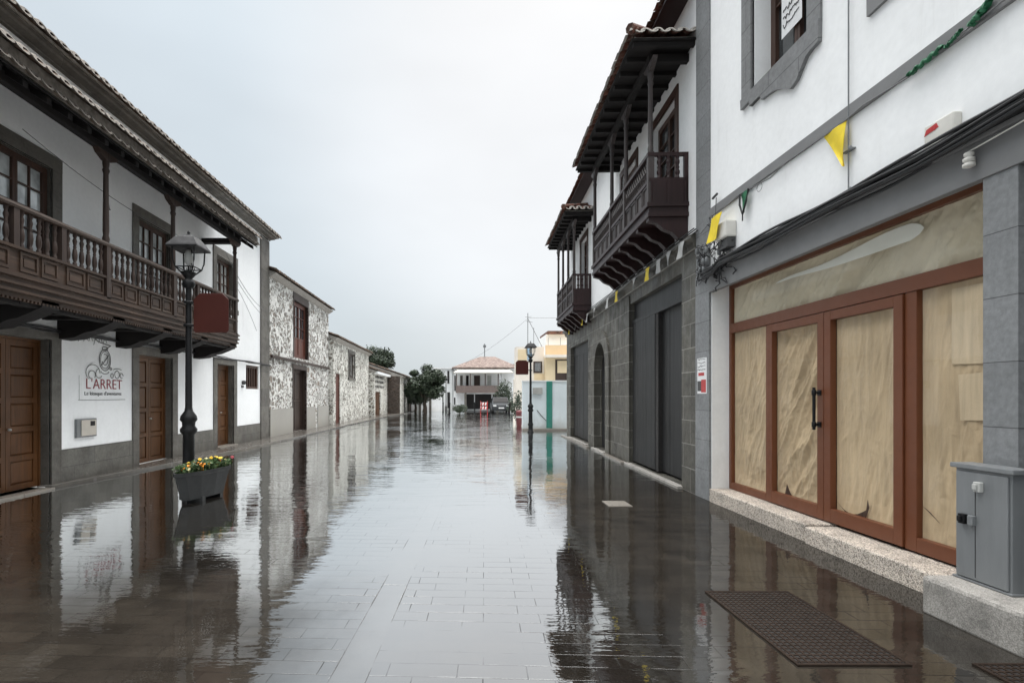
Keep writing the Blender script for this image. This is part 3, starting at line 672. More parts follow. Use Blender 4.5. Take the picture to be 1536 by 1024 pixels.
# ------------------------------------------------------------------ trees and planting
def tree(name, label, loc, cz, rx, rz, nl, ls, lm, th, seed):
    rnd = random.Random(seed); t = thing(name, label, 'tree', loc); L = Vector(loc)
    b = MB(); b.tube([L, L+Vector((.05,0,th*.4)), L+Vector((-.05,.05,th)), L+Vector((.1,0,cz))], .2*rx/1.7, 9, .08)
    blobs = []
    for i in range(38):
        while True:
            p = Vector((rnd.uniform(-1,1), rnd.uniform(-1,1), rnd.uniform(-1,1)))
            if p.length < 1: break
        c = L + Vector((p.x*rx*.78, p.y*rx*.78, cz + p.z*rz*.75)); blobs.append((c, rnd.uniform(.16,.44)*rx))
        if i % 2 == 0: b.tube([L+Vector((0,0,th*.85)), (L+Vector((0,0,th*1.1))).lerp(c,.5)+Vector((0,0,.1)), c], .06*rx/1.7, 5, .015)
    b.build('trunk', m['bark'], t)
    b = MB()
    for i in range(nl):
        c, r = blobs[rnd.randrange(len(blobs))]
        d = Vector((rnd.gauss(0,1), rnd.gauss(0,1), rnd.gauss(0,1))).normalized()
        p = c + Vector((d.x, d.y, d.z*.8))*r*rnd.uniform(.55,1.08)
        a = Vector((rnd.gauss(0,1), rnd.gauss(0,1), rnd.gauss(0,.6))).normalized(); e = a.cross(d if abs(a.dot(d)) < .9 else Vector((0,0,1))).normalized()
        s = ls*rnd.uniform(.6,1.3)
        b.add([p-a*s, p+e*s*.5, p+a*s, p-e*s*.5], [(0,1,2,3)])
    b.build('crown', m[lm], t); return t
tree('leafy_tree', 'rounded dark green street tree standing before the low white garden wall', (-3.45,52,0), 2.85, 2.15, 2.1, 17000, .12, 'leaf', 1.2, 3)
tree('leafy_tree', 'dark tree rising behind the roof of the low rubble houses', (-9.4,58,0), 5.4, 2.4, 1.8, 8000, .14, 'leaf', 3.2, 5)
tree('leafy_tree', 'small bushy tree beside the farthest low house, left of the rounded tree', (-4.6,55,0), 1.9, 1.3, 1.3, 5500, .11, 'leaf', 1.0, 8)

# ------------------------------------------------------------------ street lamps
def lamp(at, label, side, zs=1.0):
    t = thing('street_lamp', label, 'street lamp', at, 'black lantern street lamps'); A = Vector(at)
    prof = [(.16,0),(.16,.05),(.12,.07),(.115,.33),(.14,.36),(.14,.41),(.115,.44),(.105,.50),(.10,.98),(.145,1.02),(.15,1.07),(.11,1.12),(.115,1.18),(.15,1.22),(.14,1.28),(.075,1.36),(.062,1.42),(.050,3.30),(.050,3.34)]
    b = MB(); b.lathe(A, [(r*.86, z*zs) for r, z in prof], 16); b.build('pole', m['iron'], t)
    z0 = 3.34*zs
    b = MB(); b.lathe(A+Vector((0,0,z0)), [(.07,0),(.10,.05),(.085,.12),(.05,.15),(.09,.20),(.115,.235),(.115,.25)], 12)
    for k in range(4):
        a = R(45+90*k); c, s_ = math.cos(a), math.sin(a)
        b.tube([A+Vector((c*.10,s_*.10,z0+.23)), A+Vector((c*.20,s_*.20,z0+.32)), A+Vector((c*.235,s_*.235,z0+.42)), A+Vector((c*.25,s_*.25,z0+.64))], .012, 5)
        a2 = R(135+90*k)
        for rr, zz in ((.20,.32),(.115,.25)): b.tube([A+Vector((c*rr,s_*rr,z0+zz)), A+Vector((math.cos(a2)*rr,math.sin(a2)*rr,z0+zz))], .010, 5)
        b.tube([A+Vector((c*.05,s_*.05,z0+.2)), A+Vector((c*.09,s_*.09,z0+.34))], .008, 4)
    b.tube([A+Vector((0,0,z0+.2)), A+Vector((0,0,z0+.62))], .014, 6); b.tube([A+Vector((.05,.0,z0+.2)), A+Vector((.05,0,z0+.62))], .008, 5)
    b.build('lantern', m['iron'], t)
    b = MB(); b.lathe(A+Vector((0,0,z0)), [(.335,.62),(.35,.635),(.335,.66),(.21,.79),(.19,.805),(.05,.84),(.02,.87),(.025,.90),(.0,.93)], 4, smooth=False, rot=R(45)); b.build('hood', M_hood, t)
    b = MB(); b.lathe(A+Vector((0,0,z0+.36)), [(.02,0),(.06,.05),(.07,.14),(.04,.24),(.02,.26)], 10); b.build('bulb', m['steelpale'], t)
    # blank plaque on two bands
    s = side; w0, w1 = .10*s, .66*s; zb, zt = 2.62, 3.25
    pts = [(w0,zb+.03),(w0+.03*s,zb),(w1-.03*s,zb),(w1,zb+.03),(w1,zt-.10),(w1-.10*s,zt),(w0+.10*s,zt),(w0,zt-.10)]
    if zs < 1: pts = [(u, (v-2.62)+2.55) for u, v in pts]
    b = MB(); b.prism(Fr(A, (1,0,0), (0,1,0)), pts, -.045, -.02); pl = b.build('plaque', m['plaque'], t, bev=.006)
    b = MB()
    for zz in (zb+.12, zt-.14): b.lathe(A, [(.07,zz-.02),(.078,zz-.015),(.078,zz+.015),(.07,zz+.02)], 12); b.box(Fr(A,(1,0,0),(0,1,0)), min(.06*s,.5*s), max(.06*s,.5*s), zz-.015, zz+.015, -.018, .01)
    b.build('bracket', m['iron'], pl)
    return t
M_hood = M_plain('worn_grey_lamp_hood', (.010,.010,.011), .55, .3, 5, .15, 40, 0, .25)
lamp((-4.375, 8.6, 0), 'near black lantern lamp with maroon plaque, rising behind the flower planter', 1)
lamp((3.11, 23.5, 0), 'distant black lamp post with maroon plaque before the pale wall', -1, .93)

# planter with flowers
pt = thing('flower_planter', 'boat-shaped dark planter of orange and yellow flowers at the foot of the lamp', 'planter', (-4.1, 8.3, 0))
BOAT = [(-4.13,7.70),(-4.02,7.80),(-3.90,8.05),(-3.80,8.40),(-3.74,8.72),(-3.80,8.86),(-3.98,8.90),(-4.20,8.80),(-4.27,8.50),(-4.27,8.10),(-4.21,7.80)]
def pring(z, k, g=0):
    return [Vector((-4.03+(x+4.03)*k+g*(y-8.3), 8.3+(y-8.3)*k, z)) for x, y in BOAT]
b = MB(); rings = [pring(.05,.70), pring(.09,.74), pring(.41,.93), pring(.42,.98), pring(.47,.99), pring(.47,.93), pring(.40,.92)]
n = len(rings[0]); b.add([p for r in rings for p in r], [(i*n+k, i*n+(k+1)%n, (i+1)*n+(k+1)%n, (i+1)*n+k) for i in range(len(rings)-1) for k in range(n)] + [list(range(n))])
b.build('pot', m['planter'], pt)
for yy in (8.12, 8.72): MB().box(W, -4.16, -3.92, 0, .07, yy, yy+.1).build('foot', m['planter'], pt)
MB().quad(*pring(.43,.93)).build('soil', m['soil'], pt)
def scatter(b, n, s, zlo, zhi, flat, rnd, y0=7.88, y1=8.80, leaf=False, mt=None):
    for i in range(n):
        y_ = rnd.uniform(y0,y1); p = Vector((-4.14+(y_-7.8)*.26+rnd.uniform(-.13,.13), y_, 0)); p.z = .44 + rnd.uniform(zlo,zhi)*(1-.5*abs(p.y-8.5))
        if leaf:
            a = Vector((rnd.gauss(0,1),rnd.gauss(0,1),rnd.gauss(0,.8))).normalized(); e = a.cross(Vector((rnd.gauss(0,1),rnd.gauss(0,1),1))).normalized()
            q = s*rnd.uniform(.6,1.3); b.add([p-a*q, p+e*q*.4, p+a*q, p-e*q*.4], [(0,1,2,3)])
        else:
            nv = Vector((rnd.gauss(.3,.5), rnd.gauss(-.6,.4), 1)).normalized(); a = nv.orthogonal().normalized(); e = nv.cross(a); q = s*rnd.uniform(.7,1.2); b = MB()
            for k in range(5):
                th = 2*math.pi*k/5; c = p + (a*math.cos(th)+e*math.sin(th))*q*.6
                b.add([c+(a*math.cos(th+h)+e*math.sin(th+h))*q*.55+nv*.006*(j%2) for j, h in enumerate((0,1.26,2.5,3.77,5.0))], [(0,1,2,3,4)])
            b.tube([p, p-Vector((0,0,.10))], .003, 4); b.build('flower', mt, pt)
rnd = random.Random(4)
b = MB(); scatter(b, 1300, .040, 0, .17, 0, rnd, leaf=True); b.build('foliage', m['leaf2'], pt)
scatter(None, 15, .030, .10, .18, 0, rnd, 7.92, 8.3, mt=m['petal_o']); scatter(None, 12, .027, .06, .19, 0, rnd, 8.1, 8.75, mt=m['petal_y'])
scatter(None, 14, .026, .02, .17, 0, rnd, mt=m['petal_p']); scatter(None, 8, .024, .12, .20, 0, rnd, 8.4, 8.8, mt=m['petal_r'])

# ------------------------------------------------------------------ RIGHT: shop building
SH = thing('shop_building', 'white rendered shop building with grey trim and papered-over brown shopfront', 'building', FR(6.0,0,0))
sops = [(3.89,8.13,.0,3.32),(5.87,7.0,5.6,7.6),(3.2,4.55,5.6,7.6),(1.2,3.645,0,3.18)]
b = MB(); wall(b, FR, 1.0, 8.6, 0, 9.3, sops, .30, 7); b.build('wall', m['plaster'], SH)
b = MB(); b.box(FR, 8.17, 8.62, 3.5, 9.2, -.02, .025); b.box(FR, 8.15, 8.62, 0, 3.5, -.02, .035)
b.build('corner_pilaster', m['greyblock'], SH); MB().box(FR, 3.64, 3.885, 0, 3.178, -.31, .03).build('block_pillar', m['greyblock'], SH)
b = MB(); b.box(FR, 1.0, 8.148, 3.18, 3.46, -.03, .045); b.box(FR, 1.0, 8.15, 3.46, 3.50, -.02, .075)
b.build('beam', m['greypaint'], SH, bev=.006); MB().box(FR, 1.0, 8.17, 4.33, 4.455, -.02, .03).build('string_course', m['greypaint'], SH, bev=.004)
b = MB(); 
ol = [(7.23,5.47),(7.23,7.9),(5.65,7.9),(5.65,5.40),(5.78,5.36),(5.93,5.22),(6.10,5.12),(6.30,5.15),(6.45,5.13),(6.62,5.20),(6.85,5.32),(6.88,5.38),(7.02,5.40),(7.04,5.47)]
def px(x, y, X=3.84): Y = 800*X/(x-690); return (Y, 1.6+(594-y)*Y/800)
b.box(FR, 7.0, 7.23, 5.6, 7.9, -.02, .028); b.box(FR, 5.65, 5.87, 5.6, 7.9, -.02, .028); b.box(FR, 5.87, 7.0, 7.6, 7.9, -.02, .028)
apr = [px(1115.5,166), px(1128.5,151), px(1129,160), px(1145,143), px(1146.5,150), px(1157,142), px(1166,136), px(1176,133.5), px(1190,134), px(1200,120), px(1207,102), px(1214,85), px(1222,74), px(1233,62)]
apr = [(u, min(v, 5.55)) for u, v in apr] + [(5.65,5.598),(7.23,5.598)]
b.prism(FR, apr, -.02, .045); b.box(FR, 5.87, 7.0, 5.58, 5.62, -.28, .0)
b.build('window_surround', m['greysurround'], SH); b = MB(); b.box(FR, 3.0, 5.0, 5.15, 5.6, -.02, .03); b.box(FR, 4.55, 5.0, 5.6, 7.9, -.02, .028)
b.build('window_surround', m['greypaint'], SH)
casement(FR, SH, 5.87, 7.0, 5.62, 7.6, rec=.24, cols=1, rows=2, fm='winwood')
casement(FR, SH, 3.2, 4.55, 5.6, 7.6, rec=.24, cols=1, rows=2, fm='winwood')
b = MB(); b.uprism(FR, [(0,9.3),(.3,9.3),(.3,9.36),(-3.5,10.8),(-7,9.3)], .9, 8.7); r_ = b.build('roof', m['greypaint'], SH)
b = MB(); tiles(b, FR, .9, 8.7, .36, 9.36, -3.5, 10.8, .24); b.build('roof_tiles', m['tileR'], r_)
# jamb of the shop recess painted white comes from the wall reveal; shopfront
D = -.26
sf = MB(); fz0, fz1 = .20, 3.315
def bar(b, u0, u1, v0, v1, dd=0, t=.06): b.box(FR, u0, u1, v0, v1, D-t, D+dd)
bar(sf, 8.06, 8.128, fz0, fz1); bar(sf, 7.09, 7.15, fz0, 2.55); bar(sf, 4.79, 4.915, fz0, 2.55); bar(sf, 3.90, 3.96, fz0, fz1)
bar(sf, 3.96, 8.06, 2.55, 2.69, .012); bar(sf, 3.96, 8.06, 3.225, fz1); bar(sf, 7.15, 8.06, fz0, .30); bar(sf, 3.96, 4.79, fz0, .33)
sfo = sf.build('shopfront', m['frame'], SH, bev=.004)
def leaf(u0, u1):
    b = MB(); s = .105
    b.box(FR, u0, u0+s, .21, 2.54, D-.05, D+.02); b.box(FR, u1-s, u1, .21, 2.54, D-.05, D+.02)
    b.box(FR, u0+s, u1-s, .21, .36, D-.05, D+.019); b.box(FR, u0+s, u1-s, 2.44, 2.54, D-.05, D+.019)
    return b.build('door_leaf', m['frame'], sfo, bev=.004)
leaf(5.99, 7.085); leaf(4.92, 5.983)
b = MB(); hu = 6.05
b.tube([FR(hu,1.22,D+.085), FR(hu,1.70,D+.085)], .017, 10)
for zz in (1.28, 1.64): b.tube([FR(hu,zz,D+.01), FR(hu,zz,D+.085)], .013, 8); b.lathe(FR(hu,zz,D+.085),[(.02,-.03),(.024,-.025),(.024,.025),(.02,.03)],10); b.box(FR, hu-.03, hu+.03, zz-.03, zz+.03, D+.015, D+.03)
b.build('handle', m['iron'], sfo)
def pane(u0, u1, v0, v1): MB().quad(FR(u0,v0,D-.03), FR(u1,v0,D-.03), FR(u1,v1,D-.03), FR(u0,v1,D-.03)).build('glass', m['pane'], sfo)
import mathutils.noise as mn
def sheet(u0, u1, v0, v1, mt, amp, dirn, dd=-.055, name='paper', freq=5, seed=0, nu=70, nv=110, curl=None):
    b = MB()
    def fn(a, c):
        u, v = u0+(u1-u0)*a, v0+(v1-v0)*c
        q = u*dirn[0]+v*dirn[1]; r = -u*dirn[1]+v*dirn[0]
        f = mn.noise(Vector((q*freq, r*freq*.22, seed))) - .42*abs(mn.noise(Vector((q*freq*2.4, r*freq*.32, seed+7)))) + .19*abs(mn.noise(Vector((u*13+v*5, v*9, seed+3)))) + .04*mn.noise(Vector((u*40, v*30, seed)))
        f = -abs(f)**.8 * max(0, min(1, 14*a+.1, 14*(1-a)+.1, 20*c+.1, 20*(1-c)+.1))
        return FR(u, v, D+dd+amp*f)
    b.grid(fn, nu, nv); return b.build(name, m[mt], sfo)
sheet(7.15,8.06,.28,2.56,'paper',.060,(.95,.3),seed=1,freq=6,nu=100,nv=180)
sheet(6.09,6.985,.33,2.46,'paper',.085,(.85,.5),seed=2.4,freq=5,nu=100,nv=180)
sheet(5.02,5.88,.33,2.46,'paper',.026,(.98,.2),seed=3,freq=8,nu=100,nv=160)
sheet(3.96,4.80,.30,2.56,'paper',.030,(.98,.15),seed=5,freq=8,nu=100,nv=160)
sheet(3.96,8.06,2.67,3.24,'paper2',.12,(.80,.60),dd=-.045,seed=9,freq=3.6,nu=260,nv=40)
b = MB()
def strip(a, c):
    u = 4.75+(7.0-4.75)*a; t = min(1, 16*a, 1.3*(1-a)); mid = 3.10-.03*a+.012*math.sin(a*9); hh = (.060+.02*math.sin(a*5+1))*t**.5
    return FR(u, mid+hh*(2*c-1), D-.034+.003*math.sin(a*17))
b.grid(strip, 60, 6); b.build('white_strip', m['paperwhite'], sfo)
MB().quad(FR(3.97,1.42,D-.047), FR(4.42,1.40,D-.047), FR(4.44,1.78,D-.047), FR(3.97,1.80,D-.047)).build('paper_patch', m['paper3'], sfo)
MB().quad(FR(3.97,1.85,D-.049), FR(4.50,1.87,D-.049), FR(4.50,2.5,D-.049), FR(3.97,2.5,D-.049)).build('paper_patch', m['paper3'], sfo)
b = MB()
b.prism(FR, [(6.80,.36),(6.66,.36),(6.70,.40),(6.76,.49)], D-.046, D-.044)
cur = [(5.86-.06*i, .44-.085*math.sin(math.pi*min(1,i/7))) for i in range(8)]
b.prism(FR, cur+[(5.42,.55),(5.40,.47),(5.45,.345),(5.7,.335)], D-.045, D-.043)
b.prism(FR, [(4.78,.62),(4.60,.50),(4.70,.58)], D-.044, D-.042)
b.build('paper_tear', m['winwood'], sfo)
for q in ((7.15,8.06,.29,2.56),(6.09,6.985,.35,2.45),(5.02,5.88,.35,2.45),(3.96,4.79,.32,2.56),(3.96,8.06,2.68,3.23)): pane(*q)
# dark recess of next opening toward the viewer
MB().box(FR, 1.2, 3.63, 0, 3.17, -.4, -.29).build('shutter', m['garage'], SH)

# poster in upper window (illegible scrawl and dark figure)
po = thing('poster', 'white handwritten poster hanging in the upper window of the shop building', 'poster', FR(6.5,6.2,-.15))
b = MB(); b.quad(FR(6.70,6.07,-.20), FR(6.30,6.07,-.20), FR(6.30,6.90,-.20), FR(6.70,6.90,-.20)); b.build('sheet', m['fabric'], po)
rp = random.Random(3); b = MB()
for k in range(3):
    z = 6.40-.10*k; pts = [FR(6.66-.018*i, z+rp.uniform(-.035,.035), -.196) for i in range(18)]; b.tube(pts, .006, 4)
b.tube([FR(6.5+.13*math.cos(t*.5), 6.66+.13*math.sin(t*.5), -.196) for t in range(9)], .012, 4); b.prism(FR, [(6.42,6.56),(6.34,6.62),(6.36,6.74),(6.44,6.70)], -.197, -.194)
b.prism(FR, [(6.62,6.52),(6.52,6.50),(6.55,6.58)], -.197, -.194); b.build('scrawl', m['ink'], po)

# items on the shop wall
jb = thing('junction_box', 'cream junction box with red mark on the white wall above cable bundle', 'junction box', FR(4.2,3.5,0))
MB().box(FR, 4.075, 4.335, 3.50, 3.78, 0, .07).build('case', m['whitebox'], jb, bev=.01)
b = MB(); b.prism(FR, [(4.33,3.70),(4.20,3.72),(4.22,3.76),(4.31,3.745)], .07, .073)
for i in range(3): b.box(FR, 4.225+.03*i, 4.24+.03*i, 3.71, 3.745, .073, .075)
b.build('mark', m['red'], jb)
b = MB(); b.tube([FR(5.23, 3.55, .03), FR(5.23, 9.2, .03)], .007, 6)
for z in (4.0, 3.60): b.box(FR, 5.17, 5.30, z, z+.015, 0, .04); b.lathe(FR(5.18,z,.05),[(.012,-.01),(.02,.01),(.01,.03)],8)
tag(b.build('conduit', m['steel']), 'thin grey vertical conduit running up the white shop wall', 'conduit')
rc = random.Random(8); b = MB()
for k in range(22):
    off = rc.uniform(-.05,.07); dd = .06+rc.uniform(0,.10); amp = rc.uniform(.006,.03); ph = rc.uniform(0,6)
    e0 = rc.choice((8.1, 8.1, 8.1, 7.0, 6.3)); pts = []
    for i in range(40):
        u = e0 + (2.2-e0)*i/39
        pts.append(FR(u, 3.50+off+amp*math.sin(u*3+ph)+max(0,(4.3-u))*.055+(u<4.3)*0+ (-.06 if u > 7.7 else 0), dd))
    b.tube(pts, rc.uniform(.010,.026), 5)
tag(b.build('cable_bundle', m['cable']), 'thick bundle of black cables lying along the grey beam over the shopfront', 'cables')
b = MB()
for k, (r_, z) in enumerate(((.03,0),(.045,.03),(.03,.045),(.045,.075),(.03,.09),(.04,.12))): pass
b.lathe(FR(3.93,3.28,.09), [(.015,0),(.038,.01),(.038,.03),(.018,.04),(.036,.05),(.036,.07),(.018,.08),(.03,.09),(.03,.11),(.01,.12)], 10); b.tube([FR(3.93,3.33,.03),FR(3.93,3.33,.09)],.008,5); b.tube([FR(3.93,3.40,.09), FR(3.6,3.42,.1), FR(2.6,3.52,.12)], .006, 5)
tag(b.build('insulator', m['whitebox']), 'white ceramic insulator on the grey beam beside the block pillar', 'insulator')
# wire tangle at the corner
tb = thing('wire_junction', 'white box in a tangle of loose wires at the shop building corner', 'junction box', FR(8.0,3.6,0))
MB().box(FR, 7.40, 7.72, 3.82, 4.05, 0.0, .16).build('case', m['whitebox'], tb, bev=.02)
MB().box(FR, 7.42, 7.70, 3.68, 3.815, .0, .12).build('dark_case', m['ink'], tb, bev=.01)
rc = random.Random(21); b = MB()
for k in range(44):
    u, v = rc.uniform(7.55,8.45), rc.uniform(3.45,3.95); pts = []
    for i in range(7): pts.append(FR(u, v, rc.uniform(.03,.13))); u += rc.uniform(-.12,.12); v += rc.uniform(-.13,.11)
    b.tube(pts, rc.uniform(.005,.012), 4)
b.build('tangle', m['cable'], tb)
b = MB()
for k in range(8):
    u, v = rc.uniform(7.7,8.5), rc.uniform(3.5,3.9); MB().lathe(FR(u, v, .08), [(.01,-.05),(.03,-.04),(.03,.04),(.01,.05)], 7).build('splice', m['steel'], tb)
b = MB(); b.tube([FR(7.95,4.25,.03), FR(7.93,4.55,.03)], .006, 5); b.tube([FR(8.0,4.56,.05), FR(7.86,4.58,.05)], .018, 6); b.tube([FR(8.1,3.95,.04), FR(8.0,4.3,.05)], .005, 4)
tag(b.build('wall_hook', m['ink']), 'small dark wall hook high on the white corner of the shop building', 'hook')
# notice on corner pilaster
nt_ = thing('notice', 'small torn red and white notice stuck on the grey corner pilaster', 'notice', FR(8.38,1.7,.036))
MB().box(FR, 8.22, 8.54, 1.64, 2.20, .036, .040).build('sheet', m['fabric'], nt_)
b = MB(); b.box(FR, 8.24, 8.40, 1.66, 1.86, .040, .042); b.box(FR, 8.30, 8.50, 1.92, 1.97, .040, .042); b.build('red_print', m['red'], nt_)
b = MB(); rc = random.Random(2)
for i in range(4): b.tube([FR(8.52-.02*j, 2.18-.055*i+rc.uniform(-.012,.012), .041) for j in range(14)], .005, 3)
b.box(FR, 8.40, 8.53, 1.68, 1.84, .040, .0415); b.build('black_print', m['ink'], nt_)

# bunting on the shop
def flag(F, u, v, w, h, mt, par, d=.05, lean=0, name='pennant', sq=False):
    b = MB()
    def fn(a, c):
        ww = w*(1-(c if not sq else .15*c)); uu = u + (a-.5)*ww + lean*c
        return F(uu, v-h*c, d+.014*math.sin(a*4+c*3)+.02*c)
    b.grid(fn, 6, 8); b.grid(lambda a, c: fn(a, c)-F.N*.003, 6, 8); return b.build(name, m[mt], par)
bu = thing('bunting', 'bunting string with yellow and green pennants along grey band of shop wall', 'bunting', FR(6.0,4.3,.05))
b = MB(); pts = []
for u, v in ((8.4,4.15),(7.9,4.28),(7.2,4.33),(6.5,4.26),(6.2,4.31),(5.3,4.30),(5.0,4.33),(4.5,4.29),(4.1,4.33),(3.3,4.38),(2.2,4.35)): pts.append(FR(u, v, .055))
b.tube(pts, .007, 5); b.tube([FR(6.75+.06*math.cos(t*.6), 4.24+.05*math.sin(t*.6), .05) for t in range(11)], .004, 4); b.build('string', m['cablegrey'], bu)
flag(FR, 5.40, 4.30, .34, .44, 'yellow', bu, lean=-.15); flag(FR, 7.62, 4.02+.16, .34, .34, 'yellow', bu, d=.18, lean=.10, sq=True)
g = flag(FR, 7.10, 4.32, .22, .28, 'green', bu)
b = MB(); b.tube([FR(7.21,4.32,.06), FR(7.19,4.17,.07), FR(7.10,4.02,.08), FR(7.03,4.17,.07), FR(6.99,4.32,.06)], .013, 5); b.tube([FR(7.10,4.04,.08), FR(7.10,3.93,.08)], .009, 5); b.build('pennant_edge', m['cable'], bu)
def twist(u0, u1, v0, v1, r):
    b = MB(); n = 26; pts = [FR(u0+(u1-u0)*i/n, v0+(v1-v0)*i/n+.012*math.sin(i*1.1), .06) for i in range(n+1)]
    b.tube(pts, r, 7); 
    for i, q in enumerate(b.v): q += Vector((random.uniform(-.01,.01),)*3)
    b.build('rolled_pennant', m['green'], bu)
twist(4.50,4.18,4.30,4.335,.019); twist(4.16,4.02,4.31,4.36,.012); twist(3.95,3.80,4.34,4.42,.024)

# granite steps, cabinet, plinth, gratings
for a, c, x0, lab in ((5.87, 8.14, 3.80, 'far granite step slab under the shopfront, next to the white jamb'), (3.99, 5.83, 3.765, 'near granite step slab under the shopfront, ending at the concrete plinth')):
    b = MB(); b.box(W, x0, 4.16, -.02, .195 if a > 5 else .18, a, c); tag(b.build('granite_step', m['granite'], bev=.015), lab, 'step', 'granite steps under the shopfront')
b = MB(); b.box(W, 3.44, 3.80, -.02, .275, 3.26, 3.98); o = b.build('concrete_plinth', m['concrete'], bev=.03); tag(o, 'rough concrete plinth carrying the grey electrical cabinet', 'plinth')
cb = thing('electrical_cabinet', 'grey steel electrical cabinet with two latches, beside the block pillar', 'cabinet', (3.72,3.7,.275))
MB().box(W, 3.655, 3.80, .275, 1.08, 3.53, 3.93).build('body', m['steel'], cb, bev=.006)
MB().box(W, 3.63, 3.80, 1.08, 1.115, 3.50, 3.955).build('top', m['steel'], cb, bev=.006)
MB().box(W, 3.640, 3.655, .30, 1.06, 3.545, 3.915).build('door', m['steel'], cb, bev=.005)
MB().box(W, 3.64, 3.80, .276, .292, 3.515, 3.945).build('base_rim', m['steel'], cb, bev=.004)
for y, z, mt in ((3.73,.965,'steelpale'),(3.845,.72,'iron')):
    b = MB(); b.box(W, 3.608, 3.640, z-.035, z+.035, y-.025, y+.025); b.box(W, 3.595, 3.608, z-.02, z+.02, y-.01, y+.02); b.build('latch', m[mt], cb, bev=.005)
MB().box(W, 3.610, 3.640, .685, .755, 3.76, 3.80).build('latch', m['steel'], cb, bev=.005)
MB().box(W, 3.6385, 3.6405, .32, .93, 3.765, 3.77).build('seam', m['dark'], cb)
def grate(x0, x1, y0, y1, label):
    t = thing('drain_grate', label, 'drain grate', ((x0+x1)/2,(y0+y1)/2,0), 'rusty street drain grates')
    b = MB(); h0, h1 = .002, .012; e = .018
    b.box(W,x0,x1,h0,h1,y0,y0+e); b.box(W,x0,x1,h0,h1,y1-e,y1); b.box(W,x0,x0+e,h0,h1,y0+e,y1-e); b.box(W,x1-e,x1,h0,h1,y0+e,y1-e)
    b.build('frame', m['rust'], t)
    MB().box(W,x0+e,x1-e,.002,.006,y0+e,y1-e).build('pit', m['dark'], t)
    b = MB(); k = x0+e+.02
    while k < x1-e-.01: b.box(W,k,k+.012,.006,.0105,y0+e,y1-e); k += .042
    k = y0+e+.02
    while k < y1-e-.01: b.box(W,x0+e,x1-e,.0065,.010,k,k+.012); k += .042
    b.build('bars', m['rust'], t)
grate(2.0, 2.68, 3.16, 4.36, 'large rusty mesh drain grate in the wet paving before the shop')
grate(3.05, 3.5, 2.2, 3.18, 'second drain grate partly in view at the foot of the concrete plinth')
b = MB(); b.box(W, 2.16, 2.50, -.01, .012, 7.72, 8.12); tag(b.build('cover_slab', m['kerb'], bev=.004), 'pale square cover slab lying in the paving before the garage doors', 'cover slab')

# ------------------------------------------------------------------ RIGHT: dark stone house with balconies
DH = thing('stone_balcony_house', 'dark basalt house with white upper floor, two maroon balconies and garage doors', 'house', FD(15,0,0))
aops = [(9.25,12.5,.05,3.75),(14.79,16.2,.05,3.15),(17.3,20.6,.05,3.45)]
b = MB(); wall(b, FD, 8.64, 21.5, 0, 4.12, aops, .22, 7)
b.build('lower_wall', m['basalt'], DH)
# arch head: fill above the springing
b = MB(); uc, rw = 15.495, .705; zsp = 2.35
ar = [(uc+rw*math.cos(R(t)), zsp+.80*math.sin(R(t))) for t in range(0,181,15)]
# replace: pointed surround
out = [(uc+(rw+.42)*math.cos(R(t)), zsp+1.15*math.sin(R(t))**.85 if 0<t<180 else zsp) for t in range(0,181,15)]
for i in range(len(ar)-1):
    for d in (.05,):
        p = [FD(*ar[i],d), FD(*ar[i+1],d), FD(*out[i+1],d), FD(*out[i],d)]; q = [FD(*ar[i],-.02), FD(*ar[i+1],-.02), FD(*out[i+1],-.02), FD(*out[i],-.02)]
        b.add(p+q, [(0,1,2,3),(4,5,6,7),(0,1,5,4),(3,2,6,7)])
b.box(FD, uc-rw-.42, uc-rw, .0, zsp, -.02, .05); b.box(FD, uc+rw, uc+rw+.42, .0, zsp, -.02, .05)
for pts_ in (ar[:7], ar[6:]):                     # spandrels beside the arch head
    cu_ = uc+rw if pts_ is not ar[6:] and pts_[0][0] > uc+.1 else uc-rw
    b.prism(FD, pts_+[(cu_, 3.15)], -.21, -.001)
b.build('arch_surround', m['basalt'], DH)
b = MB(); w_ = 2*rw/6
for i in range(6): b.box(FD, uc-rw+i*w_+.004, uc-rw+(i+1)*w_-.004, .05, 3.15, -.215, -.19-.004*(i%2))
b.build('arched_door', m['garage'], DH)
ups = [(9.6,10.9,5.0,7.0),(12.0,13.2,5.0,7.0),(17.4,18.5,4.6,6.9)]
b = MB(); wall(b, FD, 8.64, 21.5, 4.12, 8.3, ups, .2, 7); b.build('upper_wall', m['plaster'], DH)
for o in ups: b = MB(); surround(b, FD, *o, .14, .14, .025); b.build('window_surround', m['winwood'], DH)
for o in ups: casement(FD, DH, *o, rec=.12, cols=1, rows=4, kick=.5)
b = MB(); b.uprism(FD, [(0,3.98),(.05,4.0),(.07,4.10),(.15,4.13),(.15,4.20),(0,4.26)], 8.64, 21.6); b.build('cornice', m['basalt'], DH)
MB().box(FD, 12.5, 12.95, 0, 3.95, -.02, .03).build('door_jamb', m['basalt'], DH); MB().box(FD, 8.64, 9.25, 0, 3.97, -.02, .028).build('door_jamb', m['basalt'], DH)
def planks(u0, u1, v0, v1, d0, d1, n):
    b = MB(); w_ = (u1-u0)/n
    for i in range(n): b.box(FD, u0+i*w_+.004, u0+(i+1)*w_-.004, v0, v1, d0, d1-random.uniform(0,.006))
    b.box(FD, u0, u1, v0, v1, d0-.01, d0); return b
gd = MB(); gd.box(FD, 9.25, 12.5, 3.34, 3.75, -.22, -.10); gd.box(FD, 9.25, 12.5, 3.28, 3.36, -.20, -.045); gdo = gd.build('garage_door', m['garage'], DH)
planks(9.27, 10.72, .1, 3.28, -.20, -.14, 7).build('leaf', m['garage'], gdo)
planks(10.90, 12.48, .1, 3.28, -.13, -.05, 8).build('leaf', m['garage'], gdo)
